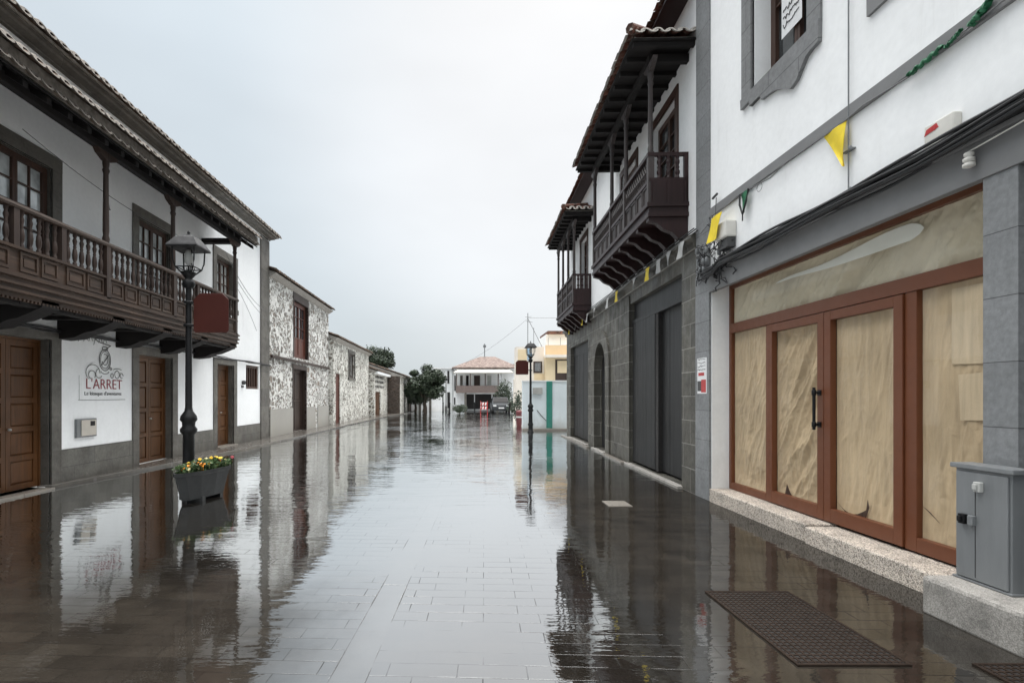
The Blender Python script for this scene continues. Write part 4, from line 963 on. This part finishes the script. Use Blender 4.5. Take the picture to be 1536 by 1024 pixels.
MB().box(FD, 10.72, 10.897, .08, 3.28, -.19, -.06).build('dark_edge', m['dark'], gdo); MB().box(FD, 9.25, 12.5, .05, 3.3, -.24, -.215).build('dark_gap', m['dark'], gdo)
gd = MB(); gd.box(FD, 17.3, 20.6, 3.1, 3.45, -.22, -.12); gdo = gd.build('garage_door', m['garage'], DH)
planks(17.32, 18.9, .1, 3.1, -.2, -.12, 7).build('leaf', m['garage'], gdo); planks(18.95, 20.58, .1, 3.1, -.2, -.13, 7).build('leaf', m['garage'], gdo)
for a, c in ((9.2,12.6),(14.7,16.3),(17.2,20.7)):
    MB().box(FD, a, c, -.02, .045, -.2, .12).build('door_sill', m['concrete'], DH, bev=.008)
b = MB(); b.box(FD, 16.4, 21.5, -.02, .05, .125, .24); b.box(FD, 12.7, 14.6, -.02, .04, .03, .17); tag(b.build('kerb_stone', m['kerb'], bev=.015), 'low worn kerb stones along the foot of the dark basalt house', 'kerb')
# roof of the house
b = MB(); b.uprism(FD, [(0,8.3),(.38,8.28),(.38,8.33),(-3.5,9.6),(-7,8.3)], 8.66, 21.8); r_ = b.build('roof', m['woodR'], DH)
b = MB(); tiles(b, FD, 8.7, 21.8, .44, 8.33, -3.5, 9.62, .24); b.build('roof_tiles', m['tileR'], r_)

def rbalcony(u0, u1, dep, vb, vr, post_u, ve, ov, label_):
    b = MB(); b.box(FD, u0, u1, vb, vb+.10, 0, dep); b.box(FD, u0-.03, u1+.03, vb+.10, vb+.17, 0, dep+.04)
    b.box(FD, u0-.02, u1+.02, vb-.07, vb, 0, dep+.02)
    n = max(3, int((u1-u0)/.62)); 
    for i in range(n+1):
        u = u0+.02+(u1-u0-.16)*i/n
        b.uprism(FD, [(0,vb-.45),(.16,vb-.43),(.26,vb-.33),(dep*.62,vb-.27),(dep*.78,vb-.17),(dep,vb-.13),(dep,vb-.07),(0,vb-.07)], u, u+.13)
    bo = b.build('balcony', m['woodR'], DH)
    # front: recessed panels below, pierced slats above
    b = MB(); vm = vb+.17+(vr-vb-.17)*.46
    b.box(FD, u0, u1, vm-.03, vm+.03, dep-.06, dep); b.box(FD, u0, u1, vr-.06, vr, dep-.08, dep+.02)
    b.box(FD, u0, u0+.05, vr-.06, vr, 0, dep-.08); b.box(FD, u0, u0+.05, vm-.03, vm+.03, 0, dep-.06)
    b.box(FD, u1-.05, u1, vr-.06, vr, 0, dep-.08); b.build('rails', m['woodR'], bo)
    b = MB()
    for a, c in zip(post_u[:-1], post_u[1:]):
        k = max(2, round((c-a)/.42)); w_ = (c-a)/k
        for i in range(k):
            p0, p1 = a+i*w_+.03, a+(i+1)*w_-.03
            b.box(FD, p0, p1, vb+.19, vm-.04, dep-.05, dep-.03)
            for q in ((p0,p1,vb+.19,vb+.22),(p0,p1,vm-.07,vm-.04),(p0,p0+.03,vb+.22,vm-.07),(p1-.03,p1,vb+.22,vm-.07)): b.box(FD, *q, dep-.03, dep-.012)
    b.build('front_panel', m['woodRg'], bo)
    b = MB()                                     # lattice of crossed slats
    for a, c in zip(post_u[:-1], post_u[1:]):
        hh = vr-.06-vm-.03; k = max(4, round((c-a)/.105)); w_ = (c-a)/k
        for i in range(k):
            x0 = a+i*w_
            for sgn in (0, 1):
                p = [(x0+(w_ if sgn else 0), vm+.03), (x0+(0 if sgn else w_), vm+.03+hh*.5), (x0+(w_ if sgn else 0), vr-.06)]
                for (q0, q1) in zip(p[:-1], p[1:]): b.tube([FD(q0[0],q0[1],dep-.04+.012*sgn), FD(q1[0],q1[1],dep-.04+.012*sgn)], .013, 4)
        b.box(FD, a, c, vm+.03+hh*.5-.012, vm+.03+hh*.5+.012, dep-.055, dep-.02)
    b.build('lattice', m['woodRg'], bo)
    b = MB(); b.box(FD, u0, u0+.035, vb+.17, vm-.03, 0, dep-.03)
    for q in ((.04,.07),(dep*.5-.03,dep*.5+.03),(dep-.1,dep-.06)): b.box(FD, u0-.012, u0, vb+.17, vm-.03, *q)
    b.build('end_panel', m['woodR'], bo); MB().box(FD, u1-.035, u1, vb+.17, vm-.03, 0, dep-.03).build('end_panel', m['woodR'], bo)
    pf = [(.030,0),(.030,.03),(.018,.05),(.034,.10),(.036,.14),(.018,.20),(.030,.24),(.018,.28),(.034,.34),(.034,.38),(.018,.43),(.030,.46),(.030,.49)]
    zs = (vr-.06-vm-.03)/.49; first = None
    nb = 3
    for uu in (u0+.025, u1-.025):
        for i in range(nb):
            at = FD(uu, vm+.03, .10+(dep-.2)*(i+.5)/nb)
            if first is None: first = MB().lathe(at, [(r*1.15, z*zs) for r, z in pf], 8).build('baluster', m['woodR'], bo, at=at)
            else: place_copy(first, at, bo)
    b = MB(); b.box(FD, u0, u0+.06, vb+.17, vr-.06, .0, .07); b.build('wall_post', m['woodR'], bo)
    for u in post_u:
        p = MB(); p.box(FD, u-.045, u+.045, vb+.10, vr+.02, dep-.09, dep+.012); c = FD(u, 0, dep-.04)
        p.lathe(c, [(.045,vr+.02),(.05,vr+.08),(.038,vr+.14),(.042,vr+.2),(.038,ve-.55),(.05,ve-.5),(.038,ve-.45),(.05,ve-.38),(.05,ve-.22)], 9)
        p.prism(FD, [(u-.26,ve-.17),(u+.26,ve-.17),(u+.2,ve-.24),(u+.05,ve-.32),(u-.05,ve-.32),(u-.2,ve-.24)], dep-.08, dep)
        p.build('post', m['woodRg'], bo)
    # balcony roof (hipped at both ends), soffit boards and rafters
    e0, e1, de, dw = u0-ov[0], u1+ov[1], dep+ov[2], 0
    vt = ve+.42; hip = .9
    b = MB(); 
    b.box(FD, u0-.02, u1+.02, ve-.17, ve-.04, dep-.09, dep+.01); b.box(FD, u0-.02, u0+.08, ve-.17, ve-.04, 0, dep-.09); b.box(FD, u1-.08, u1+.02, ve-.17, ve-.04, 0, dep-.09)
    pb = [FD(e0,ve,0), FD(e1,ve,0), FD(e1,ve,de), FD(e0,ve,de)]; pbt = [FD(e0,ve+.035,0), FD(e1,ve+.035,0), FD(e1,ve+.035,de), FD(e0,ve+.035,de)]
    b.add(pb+pbt, [(0,1,2,3),(4,5,6,7)]+[(i,(i+1)%4,4+(i+1)%4,4+i) for i in range(4)])
    n = int((e1-e0)/.4)
    for i in range(n+1): u = e0+.04+(e1-e0-.16)*i/n; b.box(FD, u, u+.08, ve-.07, ve, .0, de-.04)
    b.box(FD, e0, e1, ve-.10, ve-.001, de-.05, de-.02) if False else None
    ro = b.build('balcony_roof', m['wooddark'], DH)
    b = MB(); b.add([FD(e0,ve+.036,0),FD(e0,ve+.036,de),FD(e1,ve+.036,de),FD(e1,ve+.036,0),FD(e0+hip,vt,0),FD(e1-hip,vt,0)], [(0,1,4),(1,2,5,4),(2,3,5)])
    b.box(FD, e0+.03, e1-.03, ve+.036, ve+.075, de-.08, de-.05); b.box(FD, e0+.05, e0+.08, ve+.036, ve+.075, 0, de-.08); mb2 = b
    Ls = math.hypot(de, vt-ve)
    b = MB(); tiles(b, FD, e0+.02, e1-.02, de+.07, ve+.05, 0, vt+.03, .225, rim=mb2, clip=lambda a: Ls*min(1, max(0, (a-e0+.08)/hip), max(0, (e1-a+.08)/hip)))
    # near end: tiles run from end eave up the hip plane
    He = math.hypot(hip, vt-ve)
    def fend(dd, vv, a): return FD(dd, vv, a)
    tiles(b, FD, .02, de-.02, e0-.07, ve+.05, e0+hip, vt+.03, .2, rim=mb2, clip=lambda a: He*min(1, max(0, (de-a+.08)/de)), along='d')
    hp = [FD(e0-.04, ve+.17, de+.04), FD(e0+hip*.5, (ve+vt)/2+.14, de*.5), FD(e0+hip, vt+.12, .02)]; b.tube(hp, .085, 7)
    b.build('roof_tiles', m['tileR'], ro); mb2.build('mortar_bed', m['mortar'], ro)
    return bo
rbalcony(9.02, 13.46, .66, 4.71, 5.73, [9.07,10.57,11.7,13.41], 7.42, (.32,.3,.38), '')
rbalcony(16.8, 20.2, .57, 4.37, 5.46, [16.85,17.95,19.05,20.15], 7.28, (.32,.3,.33), '')

# bunting on dark house
bu2 = thing('bunting', 'bunting of yellow and white pennants along the dark cornice under the balconies', 'bunting', FD(14,4.1,.2))
b = MB(); b.tube([FD(8.5+.55*i, 4.14+.03*math.sin(i*1.3), .17) for i in range(25)], .008, 4); b.build('string', m['cablegrey'], bu2)
for i, (u, c) in enumerate(((8.9,'white'),(9.5,'white'),(10.05,'white'),(10.7,'yellow'),(11.6,'white'),(13.1,'yellow'),(14.0,'white'),(15.6,'white'),(16.6,'white'),(17.4,'yellow'),(18.6,'white'),(19.9,'yellow'))):
    flag(FD, u, 4.16, .30, .25, c, bu2, d=.17, lean=random.uniform(-.08,.08), sq=(i%3 != 1))
b = MB()
for k in range(3): b.tube([FD(8.5+.5*i, 4.24+.02*k+random.uniform(-.012,.012), .06+.03*k) for i in range(26)], .012, 4)
tag(b.build('cable', m['cable']), 'black cables lying on the cornice of the dark basalt house', 'cable')

# ------------------------------------------------------------------ RIGHT FAR: pale wall, yellow building, mast
def FY(y): return Fr((0,y,0),(1,0,0),(0,-1,0))            # facades facing the viewer: u = X, d toward the viewer
pw = thing('boundary_wall', 'pale blue-white boundary wall with turquoise pillar beyond the distant lamp', 'wall', (4.2,25,0)); F = FY(25)
MB().box(F, 2.93, 9.5, 0, 2.28, -.25, 0).build('wall', m['plaster_pale'], pw)
MB().box(F, 4.05, 4.32, 0, 2.30, -.02, .06).build('pillar', m['turq'], pw, bev=.01)
MB().box(F, 2.9, 9.5, 2.28, 2.34, -.28, .03).build('coping', m['plaster_old'], pw)
b = MB(); b.box(F, 3.4, 3.85, 1.70, 2.0, 0, .12); b.build('wall_box', m['steelpale'], pw, bev=.01)
b = MB(); b.tube([F(3.6,.95,.02), F(3.8,.7,.02), F(4.04,.45,.02)], .015, 5); b.build('hose', m['bark'], pw)
MB().box(F, 2.9, 9.5, -.02, .10, .0, .35).build('kerb', m['kerb'], pw, bev=.015)
yb = thing('yellow_building', 'ochre yellow building with brown windows and flat roof terrace behind pale wall', 'building', (8,40,0)); F = FY(40)
MB().box(F, 4.2, 6.3, 0, 5.3, -1.2, 0).build('wall', m['plaster_cream'], yb)
MB().box(F, 6.3, 14, 0, 4.6, -8, .8).build('wing', m['plaster_yellow'], yb)
MB().box(F, 6.2, 14, 4.42, 4.62, .8, 1.3).build('slab', m['plaster_cream'], yb)
MB().box(F, 6.3, 14, 4.62, 5.35, .6, .8).build('parapet', m['plaster_orange'], yb)
for x0, x1, z0, z1 in ((7.0,8.4,2.3,4.3),(8.7,11.5,2.3,4.3)):
    w_ = MB().box(F, x0, x1, z0, z1, .8, .84).build('window', m['woodLz'], yb); MB().box(F, x0+.15, x1-.15, z0+1.0, z1-.1, .84, .86).build('shutter', m['plaster_yellow'] if x0 < 8 else m['wooddark'], w_)
w_ = MB().box(F, 5.5, 6.15, 3.35, 4.2, 0, .05).build('window', m['woodLz'], yb); MB().box(F, 5.6, 6.05, 3.45, 4.1, .05, .06).build('glass', m['glass'], w_)
MB().box(F, 4.35, 5.0, 4.3, 5.1, 0, .03).build('upper_panel', m['plaster_yellow'], yb); MB().box(F, 5.05, 5.4, 4.3, 5.2, 0, .04).build('blue_panel', M_plaster('blue_paint', (.30,.42,.52), .2), yb)
MB().box(F, 5.55, 6.28, 1.8, 3.3, 0, .03).build('lower_panel', m['plaster_yellow'], yb)
b = MB(); b.tube([F(6.5+.9*i,5.35,.7) for i in range(8)], .03, 5)
for i in range(8): b.tube([F(6.5+.9*i,5.35,.7), F(6.5+.9*i,5.9,.7)], .02, 5)
b.build('terrace_rail', m['steel'], yb)
rt = thing('rooftop_room', 'white rooftop room with reddish flat roof above yellow building', 'building', (8.5,44,5.3)); F = FY(44)
MB().box(F, 7.1, 12, 0, 6.7, -4, 0).build('wall', m['plaster'], rt); MB().box(F, 7.2, 12.1, 6.7, 6.95, -4, .3).build('roof', m['tileR'], rt)
am = thing('antenna_mast', 'thin rooftop antenna mast with guy wires above yellow building', 'antenna', (5.05,40.5,5.3)); A = Vector((5.15,40.5,5.3))
b = MB(); b.tube([A, A+Vector((0,0,2.6))], .03, 6); b.tube([A+Vector((.45,0,-.2)), A+Vector((.45,0,1.5))], .02, 5); b.tube([A+Vector((-.2,0,2.3)), A+Vector((.3,0,2.35))], .015, 5); b.tube([A+Vector((-.12,0,2.0)), A+Vector((.35,0,1.9))], .02, 5); b.build('mast', m['steel'], am)
b = MB(); b.tube([A+Vector((0,0,2.2)), A+Vector((1.1,0,.0))], .02, 4); b.tube(sag(A+Vector((0,0,2.25)), A+Vector((4.5,-1,2.2)), .05), .014, 4); b.tube(sag(A+Vector((0,0,2.2)), Vector((-.9,62,4.9)), .5), .012, 4); b.build('guy_wire', m['cablegrey'], am)

# ------------------------------------------------------------------ END of the street
eh = thing('corner_house', 'white corner house with hipped red tile roof and wide balcony closing the street', 'house', (2.5,62,0)); F = FY(62); m['tilefar'] = M_tile('faded_pinkish_tile', (.15, .105, .09), (.20, .145, .125), (.25, .19, .165))
X = lambda x, y=62: (x-690)*y/800
Zp = lambda y, d=62: 1.6+(594-y)*d/800
MB().box(F, X(680), X(778), 0, Zp(551), -9, 0).build('wall', m['plaster'], eh)
b = MB(); e = .5; z0, z1 = Zp(551), Zp(531.5); x0, x1 = X(678), X(779)
b.add([F(x0,z0,.5),F(x1,z0,.5),F(x1,z0,-9.5),F(x0,z0,-9.5),F(x0+3.4,z1,-3.5),F(x1-2.6,z1,-3.5)], [(0,1,5,4),(1,2,5),(2,3,4,5),(3,0,4)]); b.box(F,x0,x1,z0-.12,z0-.005,-9.5,.5)
r_ = b.build('roof', m['tilefar'], eh)
b = MB(); b.box(F, X(684), X(747), Zp(589), Zp(586), 0, 1.4); b.box(F, X(684), X(747), Zp(586), Zp(578.5), 1.34, 1.4); b.box(F, X(684), X(685), Zp(586), Zp(578.5), 0, 1.34); b.box(F, X(746), X(747), Zp(586), Zp(578.5), 0, 1.34)
bo = b.build('balcony', M_plain('brown_grey_balcony_front', (.17,.13,.115), .7, .2), eh)
for x in (685, 705, 727, 746): MB().box(F, X(x)-.05, X(x)+.05, Zp(578.5), Zp(561), 1.3, 1.4).build('post', m['winwood'], bo)
b = MB(); b.add([F(X(680),Zp(559.5),1.7),F(X(768),Zp(559.5),1.7),F(X(762),Zp(552),0.0),F(X(690),Zp(552),0.0),F(X(680),Zp(560.5),1.7),F(X(768),Zp(560.5),1.7),F(X(762),Zp(553),0.0),F(X(690),Zp(553),0.0)], [(0,1,2,3),(4,5,6,7),(0,1,5,4),(1,2,6,5),(3,0,4,7)]); b.build('canopy', m['canopy'], eh)
for x0_, x1_, mt in ((690,694,'stonetrim'),(699,703,'wooddark'),(711,720,'woodLz'),(731,737,'curtain')):
    MB().box(F, X(x0_), X(x1_), Zp(586), Zp(563), 0, .05).build('window', m[mt], eh)
MB().box(F, X(681.5), X(683.5), Zp(586), Zp(563), 0, .05).build('window', m['wooddark'], eh)
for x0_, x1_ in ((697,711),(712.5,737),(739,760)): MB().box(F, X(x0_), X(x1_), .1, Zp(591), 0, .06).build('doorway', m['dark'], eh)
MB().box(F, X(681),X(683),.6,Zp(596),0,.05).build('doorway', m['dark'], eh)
for x in (698, 745): MB().box(F, X(x)-.12, X(x)+.12, 0, Zp(589), 1.1, 1.35).build('pillar', m['stonetrim'], eh)
b = MB(); b.tube([F(X(729),Zp(533),-3.5), F(X(729),Zp(511),-3.5)], .06, 6); b.box(F, X(728)-.1, X(730)+.1, Zp(517), Zp(513), -3.55, -3.45); b.build('chimney_mast', m['steel'], eh)
def cloth(a, c):
    return F(X(746)+.55*a*(1-.4*c)+.2*c, Zp(559)-(Zp(559)-Zp(578))*c, 1.3+.1*math.sin(a*9))
tag(MB().grid(cloth, 8, 8).build('hanging_cloth', m['fabric']), 'white cloth hanging at the right end of the far balcony', 'cloth')
wh = thing('white_house', 'tall white flat-roofed house at far left of the corner house', 'house', (-1.8,64,0)); F = FY(64)
MB().box(F, X(650,64), X(679,64), 0, Zp(553,64), -8, 0).build('wall', m['plaster_old'], wh)
for x0_, x1_, a_, c_ in ((671,674,556,575),(671,675,588,612),(662,665,590,614)): MB().box(F, X(x0_,64), X(x1_,64), Zp(c_,64), Zp(a_,64), 0, .06).build('window', m['dark'], wh)
MB().box(F, X(649,64), X(680,64), Zp(553,64), Zp(551,64), -8.1, .15).build('cornice', m['plaster_old'], wh)
lw = thing('garden_wall', 'low white garden wall behind the rounded street tree', 'wall', (-4,57,0)); F = FY(57)
MB().box(F, -5.2, -1.9, 0, 2.15, -.25, 0).build('wall', m['plaster'], lw); MB().box(F, -5.2, -1.85, 2.15, 2.23, -.3, .05).build('coping', m['plaster_old'], lw)
for x_ in (-4.4,-3.3): MB().box(F, x_, x_+.25, 0, 2.1, 0, .08).build('pier', m['stonetrim'], lw)
# backdrop rows of houses closing gaps beyond
bk = thing('far_building', 'plain pale building far behind the corner house, right of its roof', 'building', (6.5,66,0)); F = FY(66)
MB().box(F, X(770,66), X(800,66), 0, Zp(548,66), -6, 0).build('wall', m['plaster_old'], bk); MB().box(F, X(770,66)-.1, X(800,66)+.1, Zp(548,66), Zp(546,66), -6, .2).build('roof', m['tileR'], bk)

def car(at, L, Wd, Hh, paint, label, rot=0):
    t = thing('parked_car', label, 'car', (0,0,0)); n = 7
    st = [(-L/2,.35,.62,.80),(-L/2+.12,.25,.82,.92),(-L/2+.75,.22,.92,.98),(-L/2+1.35,.22,Hh,.80),(L/2-1.2,.22,Hh,.80),(L/2-.35,.22,1.0,.95),(L/2-.05,.3,.85,.90),(L/2,.4,.6,.8)]
    b = MB(); rg = []
    for y, zl, zh, wf in st:
        hw = Wd/2
        belt = min(zh, .92)
        rg.append([(-hw*.96,y,zl),(-hw,y,(zl+belt)/2),(-hw*.98,y,belt),(-hw*(wf if zh > 1.05 else .9),y,zh),(hw*(wf if zh > 1.05 else .9),y,zh),(hw*.98,y,belt),(hw,y,(zl+belt)/2),(hw*.96,y,zl)])
    n = 8; b.add([p for r in rg for p in r], [(i*n+k, i*n+(k+1)%n, (i+1)*n+(k+1)%n, (i+1)*n+k) for i in range(len(rg)-1) for k in range(n)]+[list(range(n)), list(range((len(rg)-1)*n, len(rg)*n))], True)
    b.build('body', m[paint], t)
    b = MB(); y0, y1 = -L/2+.80, -L/2+1.33
    b.add([(-Wd*.42,y0,1.0),(Wd*.42,y0,1.0),(Wd*.37,y1,Hh-.06),(-Wd*.37,y1,Hh-.06)], [(0,1,2,3)])
    for q in b.v: q += Vector((0,-.03,.015))
    b.build('windscreen', m['dark'], t)
    for s in (-1,1):
        MB().box(W, min(s*.55*Wd/2,s*.88*Wd/2), max(s*.55*Wd/2,s*.88*Wd/2), .62, .76, -L/2+.01, -L/2+.12).build('headlight', m['lamp'], t)
        for yy in (-L/2+.75, L/2-.75):
            w = MB(); pts = [(s*(Wd/2-.18),yy,.31),(s*(Wd/2+.01),yy,.31)]; w.tube(pts, .31, 16); w.build('wheel', m['tyre'], t)
        g = MB(); g.add([(s*(Wd/2*.985),-L/2+1.1,.95),(s*(Wd/2*.985),L/2-.6,.95),(s*(Wd/2*.83),L/2-1.2,Hh-.08),(s*(Wd/2*.83),-L/2+1.4,Hh-.08)], [(0,1,2,3)])
        for q in g.v: q.x += .012*s
        g.build('side_window', m['glass'], t)
    MB().box(W, -.26, .26, .42, .53, -L/2-.015, -L/2+.03).build('number_plate', m['fabric'], t)
    t.location = at; t.rotation_euler = (0,0,rot); return t
car((X(752,51),53,0), 4.2, 1.75, 1.5, 'carsilver', 'grey car parked nose-on before the doorways of the corner house')
# traffic barrier, bin, bollards, shrubs
tb2 = thing('traffic_barrier', 'small red and white striped barrier standing in the water at street end', 'barrier', (X(726,47),47,0)); F = FY(47); xc = X(726,47)
b = MB(); b.box(F, xc-.32, xc-.27, 0, 1.2, -.03, .03); b.box(F, xc+.27, xc+.32, 0, 1.2, -.03, .03); b.box(F, xc-.32, xc-.27, 0, .05, -.25, .25); b.box(F, xc+.27, xc+.32, 0, .05, -.25, .25); b.build('frame', m['red'], tb2)
for i, z in enumerate((.45,.80)): 
    bd = MB().box(F, xc-.30, xc+.30, z, z+.26, .03, .05).build('board', m['fabric'], tb2)
    for k in range(3): MB().prism(F, [(xc-.30+.24*k,z+.003),(xc-.18+.24*k,z+.003),(xc-.12+.24*k,z+.257),(xc-.24+.24*k,z+.257)], .05, .054).build('stripe', m['red'], bd)
bn = thing('litter_bin', 'dark red litter bin standing left of the pale boundary wall', 'bin', (X(778.5,28.5),28.5,0)); A = Vector((X(778.5,28.5),28.5,0))
MB().lathe(A, [(.12,0),(.13,.05),(.15,.08),(.165,.72),(.175,.75),(.165,.78),(.12,.84),(.02,.86)], 14).build('body', M_plain('dull_dark_red', (.11,.02,.022), .6, .2), bn)
MB().lathe(A, [(.163,.45),(.172,.46),(.172,.52),(.163,.53)], 14).build('band', m['steelpale'], bn)
b0 = None
for i, (x, y, lab) in enumerate(((664.5,54,'dark bollard at the left, near the rounded tree trunk'),(674.5,50,'dark bollard before the white flat-roofed house'),(712,52,'dark bollard before the middle of corner house'),(764.5,46,'dark bollard at the right, left of the pale pole'))):
    at = (X(x,y),y,0)
    if b0 is None: b0 = MB().lathe(at, [(.09,0),(.09,.06),(.065,.09),(.06,.85),(.08,.88),(.08,.93),(.05,1.0),(.01,1.04)], 10).build('bollard', m['iron'], at=at); o = b0
    else: o = b0.copy(); COL.objects.link(o); o.location = at
    tag(o, lab, 'bollard', 'dark bollards at the far end of the street')
b = MB(); A = Vector((X(771,33),33,0)); b.lathe(A, [(.07,0),(.07,.05),(.045,.08),(.04,2.6),(.05,2.62),(.01,2.66)], 10); tag(b.build('pole', m['plaster_cream']), 'thin cream pole standing left of the dark red bin', 'pole')
b = MB(); A = Vector((X(669,56),56,0)); b.lathe(A, [(.09,0),(.09,.5),(.05,.6),(.045,3.2),(.07,3.25),(.16,3.3),(.10,3.5),(.01,3.55)], 10); tag(b.build('lamp_post', m['iron']), 'slim dark lamp post in front of the white flat-roofed house', 'lamp post')
def shrub(at, rx, rz, lab, seed, nl=1500, ls=.07):
    rnd = random.Random(seed); t = thing('shrub', lab, 'shrub', at); A = Vector(at); b = MB()
    for k in range(5): b.tube([A, A+Vector((rnd.uniform(-.5,.5)*rx, rnd.uniform(-.5,.5)*rx, rz*1.2))], .03, 5, .01)
    b.build('stem', m['bark'], t); b = MB()
    for i in range(nl):
        d = Vector((rnd.gauss(0,1),rnd.gauss(0,1),rnd.gauss(0,1))).normalized()*rnd.uniform(.4,1.0)
        p = A + Vector((d.x*rx, d.y*rx, rz*1.05+d.z*rz)); p += Vector((mn.noise(p*2),mn.noise(p*2+Vector((9,0,0))),0))*.3
        a = Vector((rnd.gauss(0,1),rnd.gauss(0,1),rnd.gauss(0,1))).normalized(); e = a.orthogonal().normalized(); s = ls*rnd.uniform(.6,1.3)
        b.add([p-a*s,p+e*s*.5,p+a*s,p-e*s*.5], [(0,1,2,3)])
    b.build('leaves', m['leaf'], t)
shrub((X(756,58),58,0), 1.0, 1.7, 'tall climbing shrub at the right end of the far balcony', 4, 2500, .09)
shrub((X(776,31),31,0), .35, .95, 'slender shrub growing beside the pale boundary wall', 6, 900, .06)
shrub((X(690,50),50,0), .65, .42, 'low dark hedge at the white wall of the corner house', 12, 1200, .07)
shrub((X(768,50),50,0), .55, .7, 'low dark shrub beside the grey car', 9, 900, .07)

# ------------------------------------------------------------------ camera, light, sky
cam = bpy.data.cameras.new('camera'); co = bpy.data.objects.new('camera', cam); COL.objects.link(co)
cam.sensor_width = 36; cam.sensor_fit = 'HORIZONTAL'; cam.lens = 36*800/1536
cam.shift_x = 78/1536; cam.shift_y = 82/1536; cam.clip_end = 2000; cam.clip_start = .05
co.location = (0,0,1.6); co.rotation_euler = (R(90),0,0); S.camera = co

w = bpy.data.worlds.new('World'); S.world = w; w.use_nodes = True; nt = w.node_tree
bg = nt.nodes['Background']
EL, AZ = 50, 14
sky = N(nt, 'ShaderNodeTexSky', sky_type='NISHITA', sun_disc=False, sun_elevation=R(EL), sun_rotation=R(AZ), dust_density=3.0, air_density=1.0)
tc = N(nt, 'ShaderNodeTexCoord').outputs['Generated']
sz = N(nt, 'ShaderNodeSeparateXYZ', {'Vector': tc}).outputs[2]
grad = ramp(nt, sz, [(0.0,(.46,.51,.535)),(.22,(.49,.545,.58)),(.50,(.525,.585,.63)),(.66,(.57,.63,.67)),(.80,(1.0,1.0,1.0))])
gs = N(nt, 'ShaderNodeMapRange', {'Value': sz, 'From Min': .62, 'From Max': .95, 'To Min': 1.0, 'To Max': 6.2}).outputs[0]
dv = Vector((170,800,430)).normalized()
dt = N(nt, 'ShaderNodeVectorMath', {0: tc, 1: tuple(dv)}, operation='DOT_PRODUCT').outputs['Value']
gl = N(nt, 'ShaderNodeMapRange', {'Value': dt, 'From Min': .84, 'From Max': 1.0, 'To Min': 0.0, 'To Max': 1.0}, interpolation_type='SMOOTHSTEP').outputs[0]
cl_ = nz(nt, N(nt, 'ShaderNodeMapping', {'Vector': tc, 'Scale': (1.0,1.0,2.2)}).outputs[0], 1.6, 4, .5)
cf = ramp(nt, cl_, [(.28,.89),(.5,.98),(.72,1.06)])
oc = mix(nt, gl, grad, (.68,.695,.71))
oc = mix(nt, 1.0, oc, cf, 'MULTIPLY')
oc = N(nt, 'ShaderNodeVectorMath', {0: oc, 'Scale': gs}, operation='SCALE').outputs[0]
ocs = N(nt, 'ShaderNodeVectorMath', {0: oc, 'Scale': 1/.1}, operation='SCALE').outputs[0]
fin = mix(nt, .94, sky.outputs[0], ocs)
nt.links.new(fin, bg.inputs['Color']); bg.inputs['Strength'].default_value = .1
sl = bpy.data.lights.new('sun', 'SUN'); sl.energy = 1.0; sl.angle = R(25); sl.color = (1,.97,.93)
so = bpy.data.objects.new('sun', sl); COL.objects.link(so); so.location = (10,20,30)
sdir = Vector((math.sin(R(AZ))*math.cos(R(EL)), math.cos(R(AZ))*math.cos(R(EL)), math.sin(R(EL))))
so.rotation_euler = sdir.to_track_quat('Z','Y').to_euler()
S.view_settings.view_transform = 'Standard'; S.view_settings.look = 'None'; S.view_settings.exposure = .42; S.view_settings.gamma = 1
S.cycles.max_bounces = 8; S.cycles.glossy_bounces = 4; S.cycles.transparent_max_bounces = 8
for o in S.objects:
    if '_w' in o: del o['_w']
